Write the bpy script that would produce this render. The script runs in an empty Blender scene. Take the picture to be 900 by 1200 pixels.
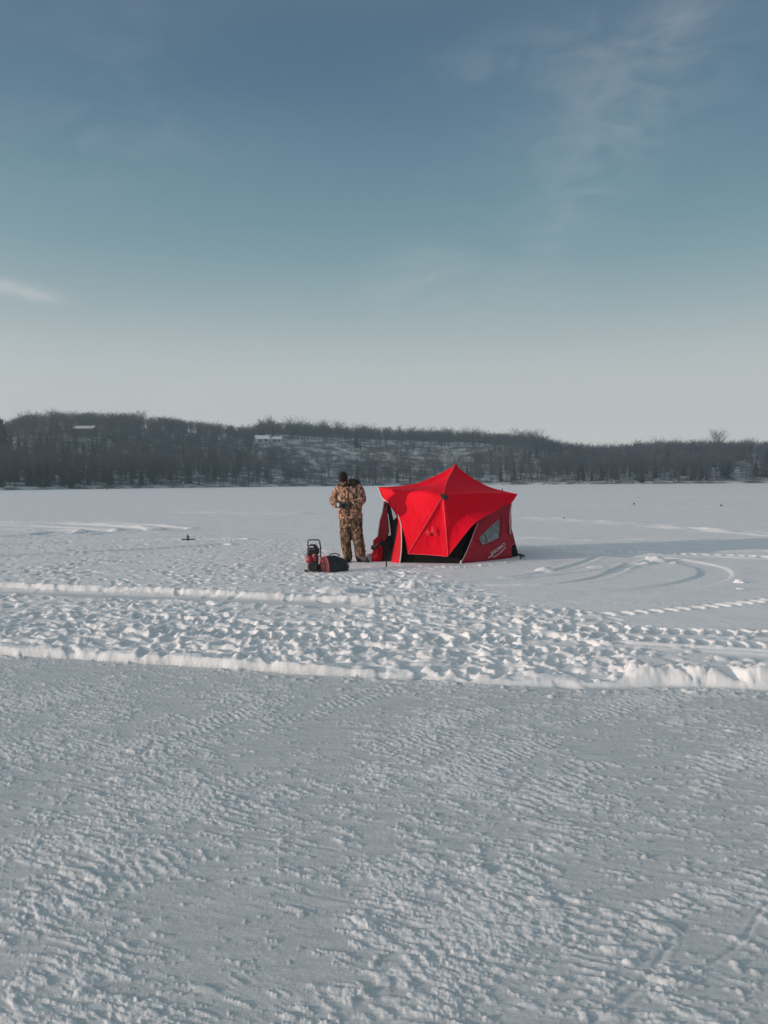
HAZE, EXPO = 0.00072, 0.13
import bpy, bmesh, math, random
import numpy as np
from mathutils import Vector, Matrix, noise as mnoise

random.seed(11)
RNG = np.random.default_rng(5)
SC = bpy.context.scene
COL = SC.collection
R = math.radians

# ------------------------------------------------------------------ camera
F, CX, CY, CAMH = 950.0, 450.0, 600.0, 1.62
cam_d = bpy.data.cameras.new('camera')
cam_d.sensor_fit = 'AUTO'
cam_d.sensor_width = 36.0
cam_d.lens = F / 1200.0 * 36.0
cam_d.clip_start = 0.05
cam_d.clip_end = 6000.0
cam = bpy.data.objects.new('camera', cam_d)
COL.objects.link(cam)
PITCH = math.degrees(math.atan(37.0 / F))
CM = Matrix.Rotation(R(90.0 - PITCH), 4, 'X') @ Matrix.Rotation(R(-0.38), 4, 'Z')
cam.matrix_world = Matrix.Translation((0, 0, CAMH)) @ CM
SC.camera = cam
CM3 = CM.to_3x3()
CMI = CM3.inverted()


def ray(px, py):
    return CM3 @ Vector(((px - CX) / F, (CY - py) / F, -1.0))


def G(px, py, z=0.0):
    """ground point seen at a photo pixel"""
    d = ray(px, py)
    t = (z - CAMH) / d.z
    return Vector((d.x * t, d.y * t, z))


def P(px, py, y):
    """point at world depth y seen at a photo pixel"""
    d = ray(px, py)
    t = y / d.y
    return Vector((d.x * t, y, CAMH + d.z * t))


def proj(p):
    v = CMI @ (Vector(p) - Vector((0, 0, CAMH)))
    return CX + F * v.x / -v.z, CY - F * v.y / -v.z


# ------------------------------------------------------------------ tags
def tag(o, label=None, cat=None, group=None, kind=None):
    if label: o['label'] = label
    if cat: o['category'] = cat
    if group: o['group'] = group
    if kind: o['kind'] = kind
    return o


def thing(name, label, cat, loc, group=None):
    o = bpy.data.objects.new(name, None)
    o.empty_display_size = 0.1
    COL.objects.link(o)
    o.location = loc
    tag(o, label, cat, group)
    o['_loc'] = list(loc)
    del o['_loc']
    return o


def copy_tree(o, parent=None):
    c = o.copy()
    COL.objects.link(c)
    c.parent = parent
    for ch in [k for k in ALL_OBJ if k.parent == o]:
        copy_tree(ch, c)
    return c


ALL_OBJ = []


def link_mesh(name, me, mat, parent=None, smooth=True):
    o = bpy.data.objects.new(name, me)
    COL.objects.link(o)
    if mat is not None:
        for m in (mat if isinstance(mat, (list, tuple)) else [mat]):
            me.materials.append(m)
    if smooth:
        me.polygons.foreach_set('use_smooth', [True] * len(me.polygons))
    if parent is not None:
        o.parent = parent
    ALL_OBJ.append(o)
    return o


# ------------------------------------------------------------------ mesh builder
class MB:
    def __init__(s):
        s.v, s.f = [], []

    def add(s, vs, fs):
        b = len(s.v)
        s.v += [tuple(p) for p in vs]
        s.f += [tuple(i + b for i in f) for f in fs]
        return s

    def rings(s, rings, cap=True, closed=True):
        n = len(rings[0])
        vs = [p for r in rings for p in r]
        fs = []
        for i in range(len(rings) - 1):
            for j in range(n if closed else n - 1):
                k = (j + 1) % n
                fs.append((i * n + j, i * n + k, (i + 1) * n + k, (i + 1) * n + j))
        if cap:
            fs.append(tuple(reversed(range(n))))
            fs.append(tuple((len(rings) - 1) * n + j for j in range(n)))
        return s.add(vs, fs)

    def tube(s, pts, rad, n=10, round_ends=False):
        pts = [Vector(p) for p in pts]
        if not hasattr(rad, '__len__'): rad = [rad] * len(pts)
        rad = list(rad)
        if round_ends:
            d0 = (pts[0] - pts[1]).normalized(); d1 = (pts[-1] - pts[-2]).normalized()
            pre, post = [], []
            for a in (0.95, 0.75, 0.45):
                h = math.sqrt(1 - (1 - a) ** 2) if False else a
                pre.append((pts[0] + d0 * rad[0] * h, rad[0] * math.sqrt(max(0.02, 1 - h * h))))
                post.append((pts[-1] + d1 * rad[-1] * h, rad[-1] * math.sqrt(max(0.02, 1 - h * h))))
            post.reverse()
            pts = [p for p, _ in pre] + pts + [p for p, _ in post]
            rad = [r for _, r in pre] + rad + [r for _, r in post]
        rings = []
        nrm = None
        for i, p in enumerate(pts):
            a = pts[max(0, i - 1)]; b = pts[min(len(pts) - 1, i + 1)]
            t = (b - a).normalized()
            if nrm is None:
                nrm = t.orthogonal().normalized()
            else:
                nrm = (nrm - t * nrm.dot(t))
                nrm = nrm.normalized() if nrm.length > 1e-6 else t.orthogonal().normalized()
            bn = t.cross(nrm)
            rings.append([p + (nrm * math.cos(q) + bn * math.sin(q)) * rad[i]
                          for q in [2 * math.pi * j / n for j in range(n)]])
        return s.rings(rings)

    def ell(s, c, r, nu=16, nv=10, rot=None):
        c = Vector(c)
        vs, fs = [], []
        for i in range(nv + 1):
            th = math.pi * i / nv
            for j in range(nu):
                ph = 2 * math.pi * j / nu
                p = Vector((r[0] * math.sin(th) * math.cos(ph), r[1] * math.sin(th) * math.sin(ph), r[2] * math.cos(th)))
                if rot is not None: p = rot @ p
                vs.append(c + p)
        for i in range(nv):
            for j in range(nu):
                k = (j + 1) % nu
                fs.append((i * nu + j, (i + 1) * nu + j, (i + 1) * nu + k, i * nu + k))
        return s.add(vs, fs)

    def stack(s, rows, n=24, power=2.0):
        """rows: (z, cx, cy, rx, ry) horizontal super-ellipse rings"""
        rings = []
        for z, cx, cy, rx, ry in rows:
            ring = []
            for j in range(n):
                q = 2 * math.pi * j / n
                c, si = math.cos(q), math.sin(q)
                ring.append((cx + rx * math.copysign(abs(c) ** (2 / power), c), cy + ry * math.copysign(abs(si) ** (2 / power), si), z))
            rings.append(ring)
        return s.rings(rings)

    def box(s, c, d, rot=None, bev=0.0):
        bm = bmesh.new()
        bmesh.ops.create_cube(bm, size=1.0)
        for v in bm.verts: v.co = Vector((v.co.x * d[0], v.co.y * d[1], v.co.z * d[2]))
        if bev > 0:
            bmesh.ops.bevel(bm, geom=list(bm.edges), offset=bev, segments=2, affect='EDGES')
        bm.verts.index_update()
        vs = [(rot @ v.co if rot is not None else v.co) + Vector(c) for v in bm.verts]
        fs = [[v.index for v in f.verts] for f in bm.faces]
        bm.free()
        return s.add(vs, fs)

    def mesh(s, name, origin=(0, 0, 0), weld=0.0):
        me = bpy.data.meshes.new(name)
        o = Vector(origin)
        me.from_pydata([tuple(Vector(p) - o) for p in s.v], [], s.f)
        bm = bmesh.new(); bm.from_mesh(me)
        if weld > 0: bmesh.ops.remove_doubles(bm, verts=bm.verts, dist=weld)
        bmesh.ops.recalc_face_normals(bm, faces=bm.faces)
        bm.to_mesh(me); bm.free()
        me.update()
        return me

    def build(s, name, mat, parent=None, origin=(0, 0, 0), smooth=True, weld=0.0):
        return link_mesh(name, s.mesh(name, origin, weld), mat, parent, smooth)


def remeshed(mb, voxel, smooth_it=6, name='m', origin=(0, 0, 0)):
    """union of overlapping closed shapes into one continuous skin"""
    me = mb.mesh(name, origin)
    o = bpy.data.objects.new('tmp', me)
    COL.objects.link(o)
    m = o.modifiers.new('r', 'REMESH'); m.mode = 'VOXEL'; m.voxel_size = voxel
    if smooth_it:
        q = o.modifiers.new('s', 'SMOOTH'); q.iterations = smooth_it; q.factor = 0.5
    dg = bpy.context.evaluated_depsgraph_get()
    res = bpy.data.meshes.new_from_object(o.evaluated_get(dg))
    bpy.data.objects.remove(o)
    bpy.data.meshes.remove(me)
    res.name = name
    return res


def displace(me, fn):
    """push vertices along their normals by fn(co, normal)"""
    me.update()
    cos = [v.co.copy() for v in me.vertices]
    nos = [v.normal.copy() for v in me.vertices]
    for i, v in enumerate(me.vertices):
        v.co = cos[i] + nos[i] * fn(cos[i], nos[i])
    me.update()


# ------------------------------------------------------------------ materials
def new_mat(name):
    m = bpy.data.materials.new(name)
    m.use_nodes = True
    nt = m.node_tree
    return m, nt, nt.nodes['Principled BSDF']


def mat_noise(name, c1, c2, scale=20.0, rough=0.7, bump=0.0, detail=4.0, bscale=None, metal=0.0, trans=0.0, stretch=None, spec=0.5):
    m, nt, b = new_mat(name)
    tc = nt.nodes.new('ShaderNodeTexCoord')
    src = tc.outputs['Object']
    if stretch:
        mp = nt.nodes.new('ShaderNodeMapping'); mp.inputs['Scale'].default_value = stretch
        nt.links.new(src, mp.inputs['Vector']); src = mp.outputs['Vector']
    n = nt.nodes.new('ShaderNodeTexNoise')
    n.inputs['Scale'].default_value = scale; n.inputs['Detail'].default_value = detail
    nt.links.new(src, n.inputs['Vector'])
    r = nt.nodes.new('ShaderNodeValToRGB')
    r.color_ramp.elements[0].position = 0.35; r.color_ramp.elements[1].position = 0.65
    r.color_ramp.elements[0].color = (*c1, 1); r.color_ramp.elements[1].color = (*c2, 1)
    nt.links.new(n.outputs['Fac'], r.inputs['Fac'])
    nt.links.new(r.outputs['Color'], b.inputs['Base Color'])
    b.inputs['Roughness'].default_value = rough
    b.inputs['Metallic'].default_value = metal
    b.inputs['Specular IOR Level'].default_value = spec
    if bump > 0:
        n2 = nt.nodes.new('ShaderNodeTexNoise')
        n2.inputs['Scale'].default_value = bscale or scale * 3
        n2.inputs['Detail'].default_value = 5
        nt.links.new(src, n2.inputs['Vector'])
        bp = nt.nodes.new('ShaderNodeBump')
        bp.inputs['Strength'].default_value = bump; bp.inputs['Distance'].default_value = 0.02
        nt.links.new(n2.outputs['Fac'], bp.inputs['Height'])
        nt.links.new(bp.outputs['Normal'], b.inputs['Normal'])
    if trans > 0:
        t = nt.nodes.new('ShaderNodeBsdfTranslucent')
        nt.links.new(r.outputs['Color'], t.inputs['Color'])
        mx = nt.nodes.new('ShaderNodeMixShader'); mx.inputs['Fac'].default_value = trans
        out = nt.nodes['Material Output']
        nt.links.new(b.outputs['BSDF'], mx.inputs[1]); nt.links.new(t.outputs['BSDF'], mx.inputs[2])
        nt.links.new(mx.outputs['Shader'], out.inputs['Surface'])
    return m


# ------------------------------------------------------------------ numpy noise
_h = np.random.default_rng(77)
GT = np.stack([np.cos(np.linspace(0, 2 * np.pi, 256, endpoint=False)), np.sin(np.linspace(0, 2 * np.pi, 256, endpoint=False))], 1)[_h.permutation(256)]


def _hash(ix, iy, seed):
    n = (ix.astype(np.uint32) * np.uint32(374761393)) + (iy.astype(np.uint32) * np.uint32(668265263)) + np.uint32((seed * 2654435761) & 0xffffffff)
    n = (n ^ (n >> np.uint32(13))) * np.uint32(1274126177)
    return n ^ (n >> np.uint32(16))


def gnoise(x, y, seed=0):
    """gradient noise, about -1..1"""
    fx = np.floor(x); fy = np.floor(y)
    ix = fx.astype(np.int64); iy = fy.astype(np.int64)
    tx = x - fx; ty = y - fy
    u = tx * tx * tx * (tx * (tx * 6 - 15) + 10)
    w = ty * ty * ty * (ty * (ty * 6 - 15) + 10)
    def c(dx, dy):
        g = GT[_hash(ix + dx, iy + dy, seed) & np.uint32(255)]
        return g[..., 0] * (tx - dx) + g[..., 1] * (ty - dy)
    a = c(0, 0); b = c(1, 0); d = c(0, 1); e = c(1, 1)
    return 1.5 * ((a + (b - a) * u) * (1 - w) + (d + (e - d) * u) * w)


def fbm(x, y, o=3, seed=0, gain=0.5):
    s = 0; a = 1.0; t = 0
    for k in range(o):
        s = s + a * gnoise(x * 2.03 ** k + 13.7 * k, y * 2.03 ** k - 7.1 * k, seed + k); t += a; a *= gain
    return s / t


def billow(x, y, o=3, seed=0, gain=0.5):
    s = 0; a = 1.0; t = 0
    for k in range(o):
        s = s + a * np.abs(gnoise(x * 2.1 ** k + 3.7 * k, y * 2.1 ** k - 5.1 * k, seed + k)); t += a; a *= gain
    return s / t


def worley(x, y, seed=0):
    fx = np.floor(x).astype(np.int64); fy = np.floor(y).astype(np.int64)
    best = np.full(x.shape, 9.0)
    val = np.zeros(x.shape)
    for dx in (-1, 0, 1):
        for dy in (-1, 0, 1):
            h = _hash(fx + dx, fy + dy, seed)
            px = fx + dx + (h & np.uint32(1023)) / 1023.0
            py = fy + dy + ((h >> np.uint32(10)) & np.uint32(1023)) / 1023.0
            d = (px - x) ** 2 + (py - y) ** 2
            m = d < best
            best = np.where(m, d, best)
            val = np.where(m, ((h >> np.uint32(20)) & np.uint32(1023)) / 1023.0, val)
    return np.sqrt(best), val


def sstep(a, b, x):
    t = np.clip((x - a) / (b - a), 0, 1)
    return t * t * (3 - 2 * t)
# ================================================================== world, sun
SUN_EL = 9.0
SUN_AZ = math.atan2(-0.9455, -0.3256)            # clockwise from +Y (towards +X)
sun_dir = Vector((math.sin(SUN_AZ) * math.cos(R(SUN_EL)), math.cos(SUN_AZ) * math.cos(R(SUN_EL)), math.sin(R(SUN_EL))))
sd = bpy.data.lights.new('sun', 'SUN')
sd.energy = 3.2; sd.angle = R(0.6); sd.color = (1.0, 0.79, 0.67)
so = bpy.data.objects.new('sun', sd); COL.objects.link(so)
so.rotation_euler = sun_dir.to_track_quat('Z', 'Y').to_euler()
so.location = (-30, -10, 40)

w = bpy.data.worlds.new('World'); SC.world = w
w.use_nodes = True
nt = w.node_tree
nt.nodes.clear()
N = nt.nodes.new
L = nt.links.new
out = N('ShaderNodeOutputWorld'); bg = N('ShaderNodeBackground')
L(bg.outputs[0], out.inputs['Surface'])
sky = N('ShaderNodeTexSky'); sky.sky_type = 'NISHITA'; sky.sun_disc = False
sky.sun_elevation = R(SUN_EL); sky.sun_rotation = SUN_AZ % (2 * math.pi)
sky.air_density = 1.0; sky.dust_density = 1.5; sky.ozone_density = 1.2
tc = N('ShaderNodeTexCoord')
sep = N('ShaderNodeSeparateXYZ'); L(tc.outputs['Generated'], sep.inputs[0])


def mth(op, a, b=None, clamp=False):
    n = N('ShaderNodeMath'); n.operation = op; n.use_clamp = clamp
    for i, q in enumerate((a, b)):
        if q is None: continue
        if hasattr(q, 'links'): L(q, n.inputs[i])
        else: n.inputs[i].default_value = q
    return n.outputs[0]


def mixc(f, a, b, mode='MIX'):
    n = N('ShaderNodeMix'); n.data_type = 'RGBA'; n.blend_type = mode
    for s, q in (('Factor', f), ('A', a), ('B', b)):
        i = [k for k in n.inputs if k.name == s and (k.type == 'VALUE' if s == 'Factor' else k.type == 'RGBA')][0]
        if hasattr(q, 'links'): L(q, i)
        elif s == 'Factor': i.default_value = q
        else: i.default_value = (*q, 1)
    return [k for k in n.outputs if k.type == 'RGBA'][0]


def srgb(r, g, b):
    return tuple(((c / 255) / 12.92 if c / 255 <= 0.04045 else ((c / 255 + 0.055) / 1.055) ** 2.4) for c in (r, g, b))


# winter air: pale haze low down, dulled blue above (elevation sine -> colour)
el = mth('MULTIPLY', sep.outputs['Z'], 1.0)
ramp = N('ShaderNodeValToRGB')
cr = ramp.color_ramp
cr.interpolation = 'B_SPLINE'
stops = [(0.0, srgb(226, 223, 218)), (0.045, srgb(222, 220, 215)), (0.087, srgb(209, 210, 206)), (0.149, srgb(181, 190, 190)), (0.219, srgb(141, 164, 170)),
         (0.285, srgb(113, 146, 157)), (0.357, srgb(95, 129, 147)), (0.438, srgb(74, 107, 131)), (0.51, srgb(69, 99, 124)), (0.70, srgb(98, 117, 130)), (1.0, srgb(132, 140, 144))]
cr.elements[0].position = 0.0; cr.elements[0].color = (*stops[0][1], 1)
cr.elements[1].position = 1.0; cr.elements[1].color = (*stops[-1][1], 1)
for p_, c_ in stops[1:-1]:
    e = cr.elements.new(p_); e.color = (*c_, 1)
L(el, ramp.inputs[0])
skyd = mixc(1.0, sky.outputs[0], (0.10, 0.10, 0.10), 'MULTIPLY')
base = mixc(0.10, ramp.outputs[0], skyd)
# whitish glow added round the low sun to lighten shadows (well behind the photographer)
glow_n = N('ShaderNodeVectorMath'); glow_n.operation = 'DOT_PRODUCT'
L(tc.outputs['Generated'], glow_n.inputs[0]); glow_n.inputs[1].default_value = sun_dir
glow = mth('POWER', mth('MAXIMUM', glow_n.outputs['Value'], 0.0), 2.2)

# thin high cloud: stretched noise on the direction, plane-projected so that it recedes to the horizon
den = mth('ADD', mth('MAXIMUM', sep.outputs['Z'], 0.0), 0.10)
u_ = mth('DIVIDE', sep.outputs['X'], den); v_ = mth('DIVIDE', sep.outputs['Y'], den)
cmb = N('ShaderNodeCombineXYZ'); L(u_, cmb.inputs[0]); L(v_, cmb.inputs[1])
mp = N('ShaderNodeMapping'); mp.inputs['Rotation'].default_value = (0, 0, R(28)); mp.inputs['Scale'].default_value = (0.55, 1.1, 1)
mp.inputs['Location'].default_value = (3.1, 0.7, 0)
L(cmb.outputs[0], mp.inputs[0])
n1 = N('ShaderNodeTexNoise'); n1.inputs['Scale'].default_value = 1.1; n1.inputs['Detail'].default_value = 7; n1.inputs['Roughness'].default_value = 0.62; n1.inputs['Distortion'].default_value = 0.6
L(mp.outputs[0], n1.inputs['Vector'])
n2 = N('ShaderNodeTexNoise'); n2.inputs['Scale'].default_value = 0.45; n2.inputs['Detail'].default_value = 3
L(mp.outputs[0], n2.inputs['Vector'])
cl = mth('MULTIPLY', mth('SUBTRACT', n1.outputs['Fac'], 0.40, True), mth('SUBTRACT', n2.outputs['Fac'], 0.36, True))
cl = mth('MULTIPLY', cl, 7.0, True)
cl = mth('MULTIPLY', cl, 0.13)


def blob(px, py, ang, a, b):
    """elongated soft cloud round one sky direction"""
    d = ray(px, py).normalized()
    ex = (CM3 @ Vector((math.cos(ang), math.sin(ang), 0)))
    ex = (ex - d * ex.dot(d)).normalized(); ey = d.cross(ex)
    def dot(vec):
        n = N('ShaderNodeVectorMath'); n.operation = 'DOT_PRODUCT'
        L(tc.outputs['Generated'], n.inputs[0]); n.inputs[1].default_value = vec
        return n.outputs['Value']
    p = mth('DIVIDE', dot(ex), a); q = mth('DIVIDE', dot(ey), b)
    r2 = mth('ADD', mth('MULTIPLY', p, p), mth('MULTIPLY', q, q))
    g = mth('POWER', 2.718, mth('MULTIPLY', r2, -1.0))
    return mth('MULTIPLY', g, mth('GREATER_THAN', dot(d), 0.2))


n3 = N('ShaderNodeTexNoise'); n3.inputs['Scale'].default_value = 12.0; n3.inputs['Detail'].default_value = 7; n3.inputs['Roughness'].default_value = 0.6
n3.inputs['Distortion'].default_value = 0.8
mp3 = N('ShaderNodeMapping'); mp3.inputs['Scale'].default_value = (1, 1, 2.2)
L(tc.outputs['Generated'], mp3.inputs[0]); L(mp3.outputs[0], n3.inputs['Vector'])
wis = mth('MULTIPLY', mth('SUBTRACT', n3.outputs['Fac'], 0.30, True), 2.2)
tot = cl
for (px, py, an, a, b, k) in ((-60, 450, 0.0, 0.42, 0.06, 0.48), (0, 336, R(-10), 0.045, 0.009, 1.7), (36, 345, R(-14), 0.028, 0.005, 1.4), (795, 15, R(80), 0.05, 0.022, 0.16), (740, 110, R(24), 0.19, 0.07, 0.16),
                              (690, 200, R(60), 0.12, 0.05, 0.25), (490, 318, R(20), 0.06, 0.028, 0.32), (560, 350, R(5), 0.1, 0.03, 0.22), (140, 60, R(70), 0.13, 0.07, 0.10), (640, 60, R(10), 0.12, 0.03, 0.2), (150, 170, R(5), 0.16, 0.04, 0.10)):
    tot = mth('ADD', tot, mth('MULTIPLY', mth('MULTIPLY', blob(px, py, an, a, b), wis), k))
# low bank of haze cloud with a soft uneven top edge
lowb = N('ShaderNodeMapRange'); lowb.interpolation_type = 'SMOOTHSTEP'
L(mth('ADD', sep.outputs['Z'], mth('MULTIPLY', mth('SUBTRACT', n1.outputs['Fac'], 0.5), 0.09)), lowb.inputs[0])
lowb.inputs[1].default_value = 0.175; lowb.inputs[2].default_value = 0.115; lowb.inputs[3].default_value = 0.0; lowb.inputs[4].default_value = 0.22
tot = mth('ADD', tot, lowb.outputs[0])
tot = mth('MINIMUM', tot, 0.75)
fin = mixc(tot, base, srgb(182, 188, 190))
gl3 = N('ShaderNodeVectorMath'); gl3.operation = 'SCALE'; gl3.inputs[0].default_value = (0.80, 0.77, 0.72); L(glow, gl3.inputs['Scale'])
fin = mixc(1.0, fin, gl3.outputs[0], 'ADD')
L(fin, bg.inputs['Color'])
bg.inputs['Strength'].default_value = 1.0

# ================================================================== lake ice and snow
def interp_line(pts):
    pts = sorted([(p.x, p.y) for p in pts])
    xs = np.array([p[0] for p in pts]); ys = np.array([p[1] for p in pts])
    def f(x):
        y = np.interp(x, xs, ys)
        s0 = (ys[1] - ys[0]) / (xs[1] - xs[0]); s1 = (ys[-1] - ys[-2]) / (xs[-1] - xs[-2])
        y = np.where(x < xs[0], ys[0] + (x - xs[0]) * s0, y)
        return np.where(x > xs[-1], ys[-1] + (x - xs[-1]) * s1, y)
    return f, xs


def poly_mask(x, y, pts, soft):
    """signed inside distance of a polygon turned to a 0..1 mask"""
    pts = [(p.x, p.y) for p in pts]
    ins = np.zeros(x.shape, bool)
    d2 = np.full(x.shape, 1e9)
    n = len(pts)
    for i in range(n):
        x0, y0 = pts[i]; x1, y1 = pts[(i + 1) % n]
        c = ((y0 > y) != (y1 > y)) & (x < (x1 - x0) * (y - y0) / (y1 - y0 + 1e-12) + x0)
        ins ^= c
        dx, dy = x1 - x0, y1 - y0
        t = np.clip(((x - x0) * dx + (y - y0) * dy) / (dx * dx + dy * dy + 1e-12), 0, 1)
        d2 = np.minimum(d2, (x - x0 - t * dx) ** 2 + (y - y0 - t * dy) ** 2)
    d = np.sqrt(d2)
    return sstep(-soft, soft, np.where(ins, d, -d))


fine = np.arange(-38, 38.001, 0.078)
side = np.arange(38.5, 62, 0.6)
rest = np.arange(65, 181, 5.0)[:-1]
az = np.concatenate([-rest[::-1], -side[::-1], fine, side, rest, [180.0]])
rr = [0.001, 0.3, 0.6, 0.9]
while rr[-1] < 700:
    d = rr[-1]
    k = 0.02 if d < 1.7 else (0.0033 if d < 9 else (0.0036 if d < 27 else (0.006 if d < 45 else 0.016)))
    rr.append(d * (1 + k))
rr = np.array(rr)
AZ = np.radians(az)
RR, TH = np.meshgrid(rr, AZ, indexing='ij')
X = RR * np.sin(TH); Y = RR * np.cos(TH)
H = np.zeros_like(X)
ICE = np.zeros_like(X)          # 1 = bare scraped ice, 0 = snow


def local(x0, y0, rad):
    """grid window round a point"""
    d = math.hypot(x0, y0)
    i0, i1 = np.searchsorted(rr, [max(0.0, d - rad), d + rad])
    if d <= rad: return None
    a = math.atan2(x0, y0); da = math.asin(min(1, rad / d))
    j0, j1 = np.searchsorted(AZ, [a - da, a + da])
    if i1 <= i0 or j1 <= j0: return None
    return slice(i0, i1 + 1), slice(j0, j1 + 1)


def catmull(pts, step):
    P_ = [np.array((p[0], p[1])) for p in pts]
    P_ = [2 * P_[0] - P_[1]] + P_ + [2 * P_[-1] - P_[-2]]
    res = []
    for i in range(1, len(P_) - 2):
        a, b, c, d = P_[i - 1:i + 3]
        n = max(2, int(np.linalg.norm(c - b) / step))
        for k in range(n):
            t = k / n
            res.append(0.5 * ((2 * b) + (c - a) * t + (2 * a - 5 * b + 4 * c - d) * t * t + (3 * b - a - 3 * c + d) * t ** 3))
    res.append(P_[-2])
    return np.array(res)


def along(pts, width, step=0.25):
    """distance to a curve and length along it, on the grid cells within width of it"""
    c = catmull(pts, step)
    D = np.full(X.shape, 9e9); U = np.zeros(X.shape); S = np.zeros(X.shape)
    u = 0.0
    for a, b in zip(c[:-1], c[1:]):
        d = b - a; ln = float(np.hypot(*d))
        if ln < 1e-6: continue
        m = (a + b) / 2
        wdw = local(m[0], m[1], width + ln)
        if wdw is not None:
            x = X[wdw] - a[0]; y = Y[wdw] - a[1]
            t = np.clip((x * d[0] + y * d[1]) / ln ** 2, 0, 1)
            ex = x - t * d[0]; ey = y - t * d[1]
            q = np.hypot(ex, ey)
            better = q < D[wdw]
            D[wdw] = np.where(better, q, D[wdw]); U[wdw] = np.where(better, u + t * ln, U[wdw])
            S[wdw] = np.where(better, np.sign(d[0] * y - d[1] * x), S[wdw])
        u += ln
    m = D < width
    return m, D[m], U[m], S[m]


PX = CX + F * np.tan(np.clip(TH, -1.2, 1.2))      # bearing as a photo column

r1f, r1x = interp_line([G(a, b) for a, b in ((-300, 752), (0, 768), (130, 775), (250, 783), (350, 790), (420, 793), (500, 797), (600, 804), (700, 807), (760, 806), (830, 806), (900, 809), (1200, 815))])
r2f, r2x = interp_line([G(a, b) for a, b in ((-300, 683), (0, 692), (100, 695), (200, 698), (300, 703), (400, 707), (470, 709), (700, 712))])
wob = 0.05 * fbm(X * 2.2, Y * 2.2, 3, 3)
S1 = (Y - r1f(X)) * 0.97 + wob
S2 = (Y - r2f(X)) * 0.98 + wob * 1.2
near = sstep(60, 35, RR)

# smooth powder everywhere beyond the first bank
beyond = sstep(0.0, 0.18, S1)
H += beyond * 0.045
H += 0.012 * fbm(X * 0.35, Y * 0.6, 3, 11) * sstep(1.5, 3, RR)
H += beyond * near * (0.004 * fbm(X * 3.1, Y * 4.5, 3, 12) + 0.0015 * gnoise(X * 16, Y * 22, 13))
farm = sstep(25, 60, RR)
H += farm * 0.05 * fbm(X * 0.10, Y * 0.22, 4, 15)

# trampled snow
churn_px = [(-500, 640), (-100, 632), (0, 624), (90, 620), (200, 626), (330, 632), (420, 646), (470, 662), (520, 682), (560, 702), (610, 716), (700, 724), (800, 734), (900, 738), (1200, 742),
            (1200, 815), (900, 806), (700, 803), (400, 788), (0, 764), (-500, 745)]
CH = poly_mask(X + 0.5 * fbm(X * 0.9, Y * 0.9, 3, 21), Y + 0.5 * fbm(X * 0.9, Y * 0.9, 3, 22), [G(*q) for q in churn_px], 0.45)
CH *= beyond
rightcalm = sstep(650, 760, PX)                     # fewer prints towards the right
CH *= 1 - 0.72 * rightcalm
farcalm = sstep(13.5, 17.5, Y)
patchy = sstep(-0.25, 0.2, fbm(X * 0.55, Y * 0.55, 3, 27))
CHM = CH * (1 - 0.25 * farcalm) * (0.30 + 0.70 * patchy)
lump = billow(X * 4.2 + 0.4 * fbm(X * 2, Y * 2, 2, 33), Y * 6.6, 4, 31, 0.6)
ridged = 1 - billow(X * 1.5 + 0.3 * gnoise(X * 3, Y * 3, 5), Y * 2.0, 3, 36)
H += CHM * 0.05 * np.tanh((0.042 * (lump - 0.20) + 0.016 * fbm(X * 2.2, Y * 2.6, 3, 37)) / 0.05)
H += CHM * (0.009 * fbm(X * 11, Y * 12, 4, 41, .6) + 0.006 * (worley(X * 8, Y * 9, 43)[0] - .5))

# scraped lane with the second bank behind it
lane_px = [(-500, 684), (0, 693), (200, 699), (380, 706), (430, 710), (400, 714), (200, 708), (0, 701), (-500, 692)]
LN = poly_mask(X, Y + 0.08 * fbm(X * 1.5, Y * 1.5, 3, 51), [G(*q) for q in lane_px], 0.12)
H = H * (1 - LN) + LN * (0.008 + 0.003 * fbm(X * 2, Y * 12, 3, 52))
ICE = np.maximum(ICE, LN * 0.62)


def bank(S, amp, front, back, seed, rough):
    up = sstep(0.0, front, S)
    down = 1 - sstep(front * 0.9, back, S)
    crest = 0.90 + 0.40 * fbm(X * 0.6, Y * 0.4, 2, seed) + 0.06 * gnoise(X * 5, Y * 2.0, seed + 9)
    w1, wv = worley(X * 3.2, Y * 4.2, seed + 3)
    prof = up * down * np.clip(crest, 0.12, 1.5)
    return amp * prof * (1 + rough * (0.55 - w1)) + up * down * (amp * 0.10 * billow(X * 6, Y * 7, 3, seed + 5) + 0.009 * fbm(X * 13, Y * 15, 3, seed + 6, .6) + 0.010 * fbm(X * 5 + Y * 3, Y * 7 - X * 2, 3, seed + 7))


amp1 = np.interp(PX, [-300, 0, 380, 430, 470, 560, 690, 735, 760, 900, 1200], [0.066, 0.064, 0.058, 0.046, 0.038, 0.030, 0.018, 0.06, 0.095, 0.105, 0.105])
wid1 = np.interp(PX, [0, 400, 700, 760, 900], [0.30, 0.30, 0.36, 0.55, 0.6])
u1 = S1 / wid1
H += bank(u1, amp1, np.interp(PX, [600, 735], [0.11, 0.30]), 1.0, 61, 0.14)
amp2 = np.interp(PX, [-300, 0, 120, 250, 390, 430, 480, 520], [0.07, 0.066, 0.07, 0.055, 0.04, 0.055, 0.035, 0.0])
H += bank(S2 / 0.42, amp2, 0.14, 1.0, 71, 0.16)
# thin lip on the near side of the lane
lf, _ = interp_line([G(a, b) for a, b in ((-300, 690), (0, 699.5), (150, 704), (240, 709), (420, 718), (700, 730))])
S3 = (Y - lf(X)) + wob
H += 0.05 * np.exp(-(S3 / 0.16) ** 2) * np.interp(PX, [-300, 0, 170, 260, 330], [1, 1, 0.9, 0.6, 0]) * (0.7 + 0.6 * fbm(X * 2, Y, 2, 75))
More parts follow.
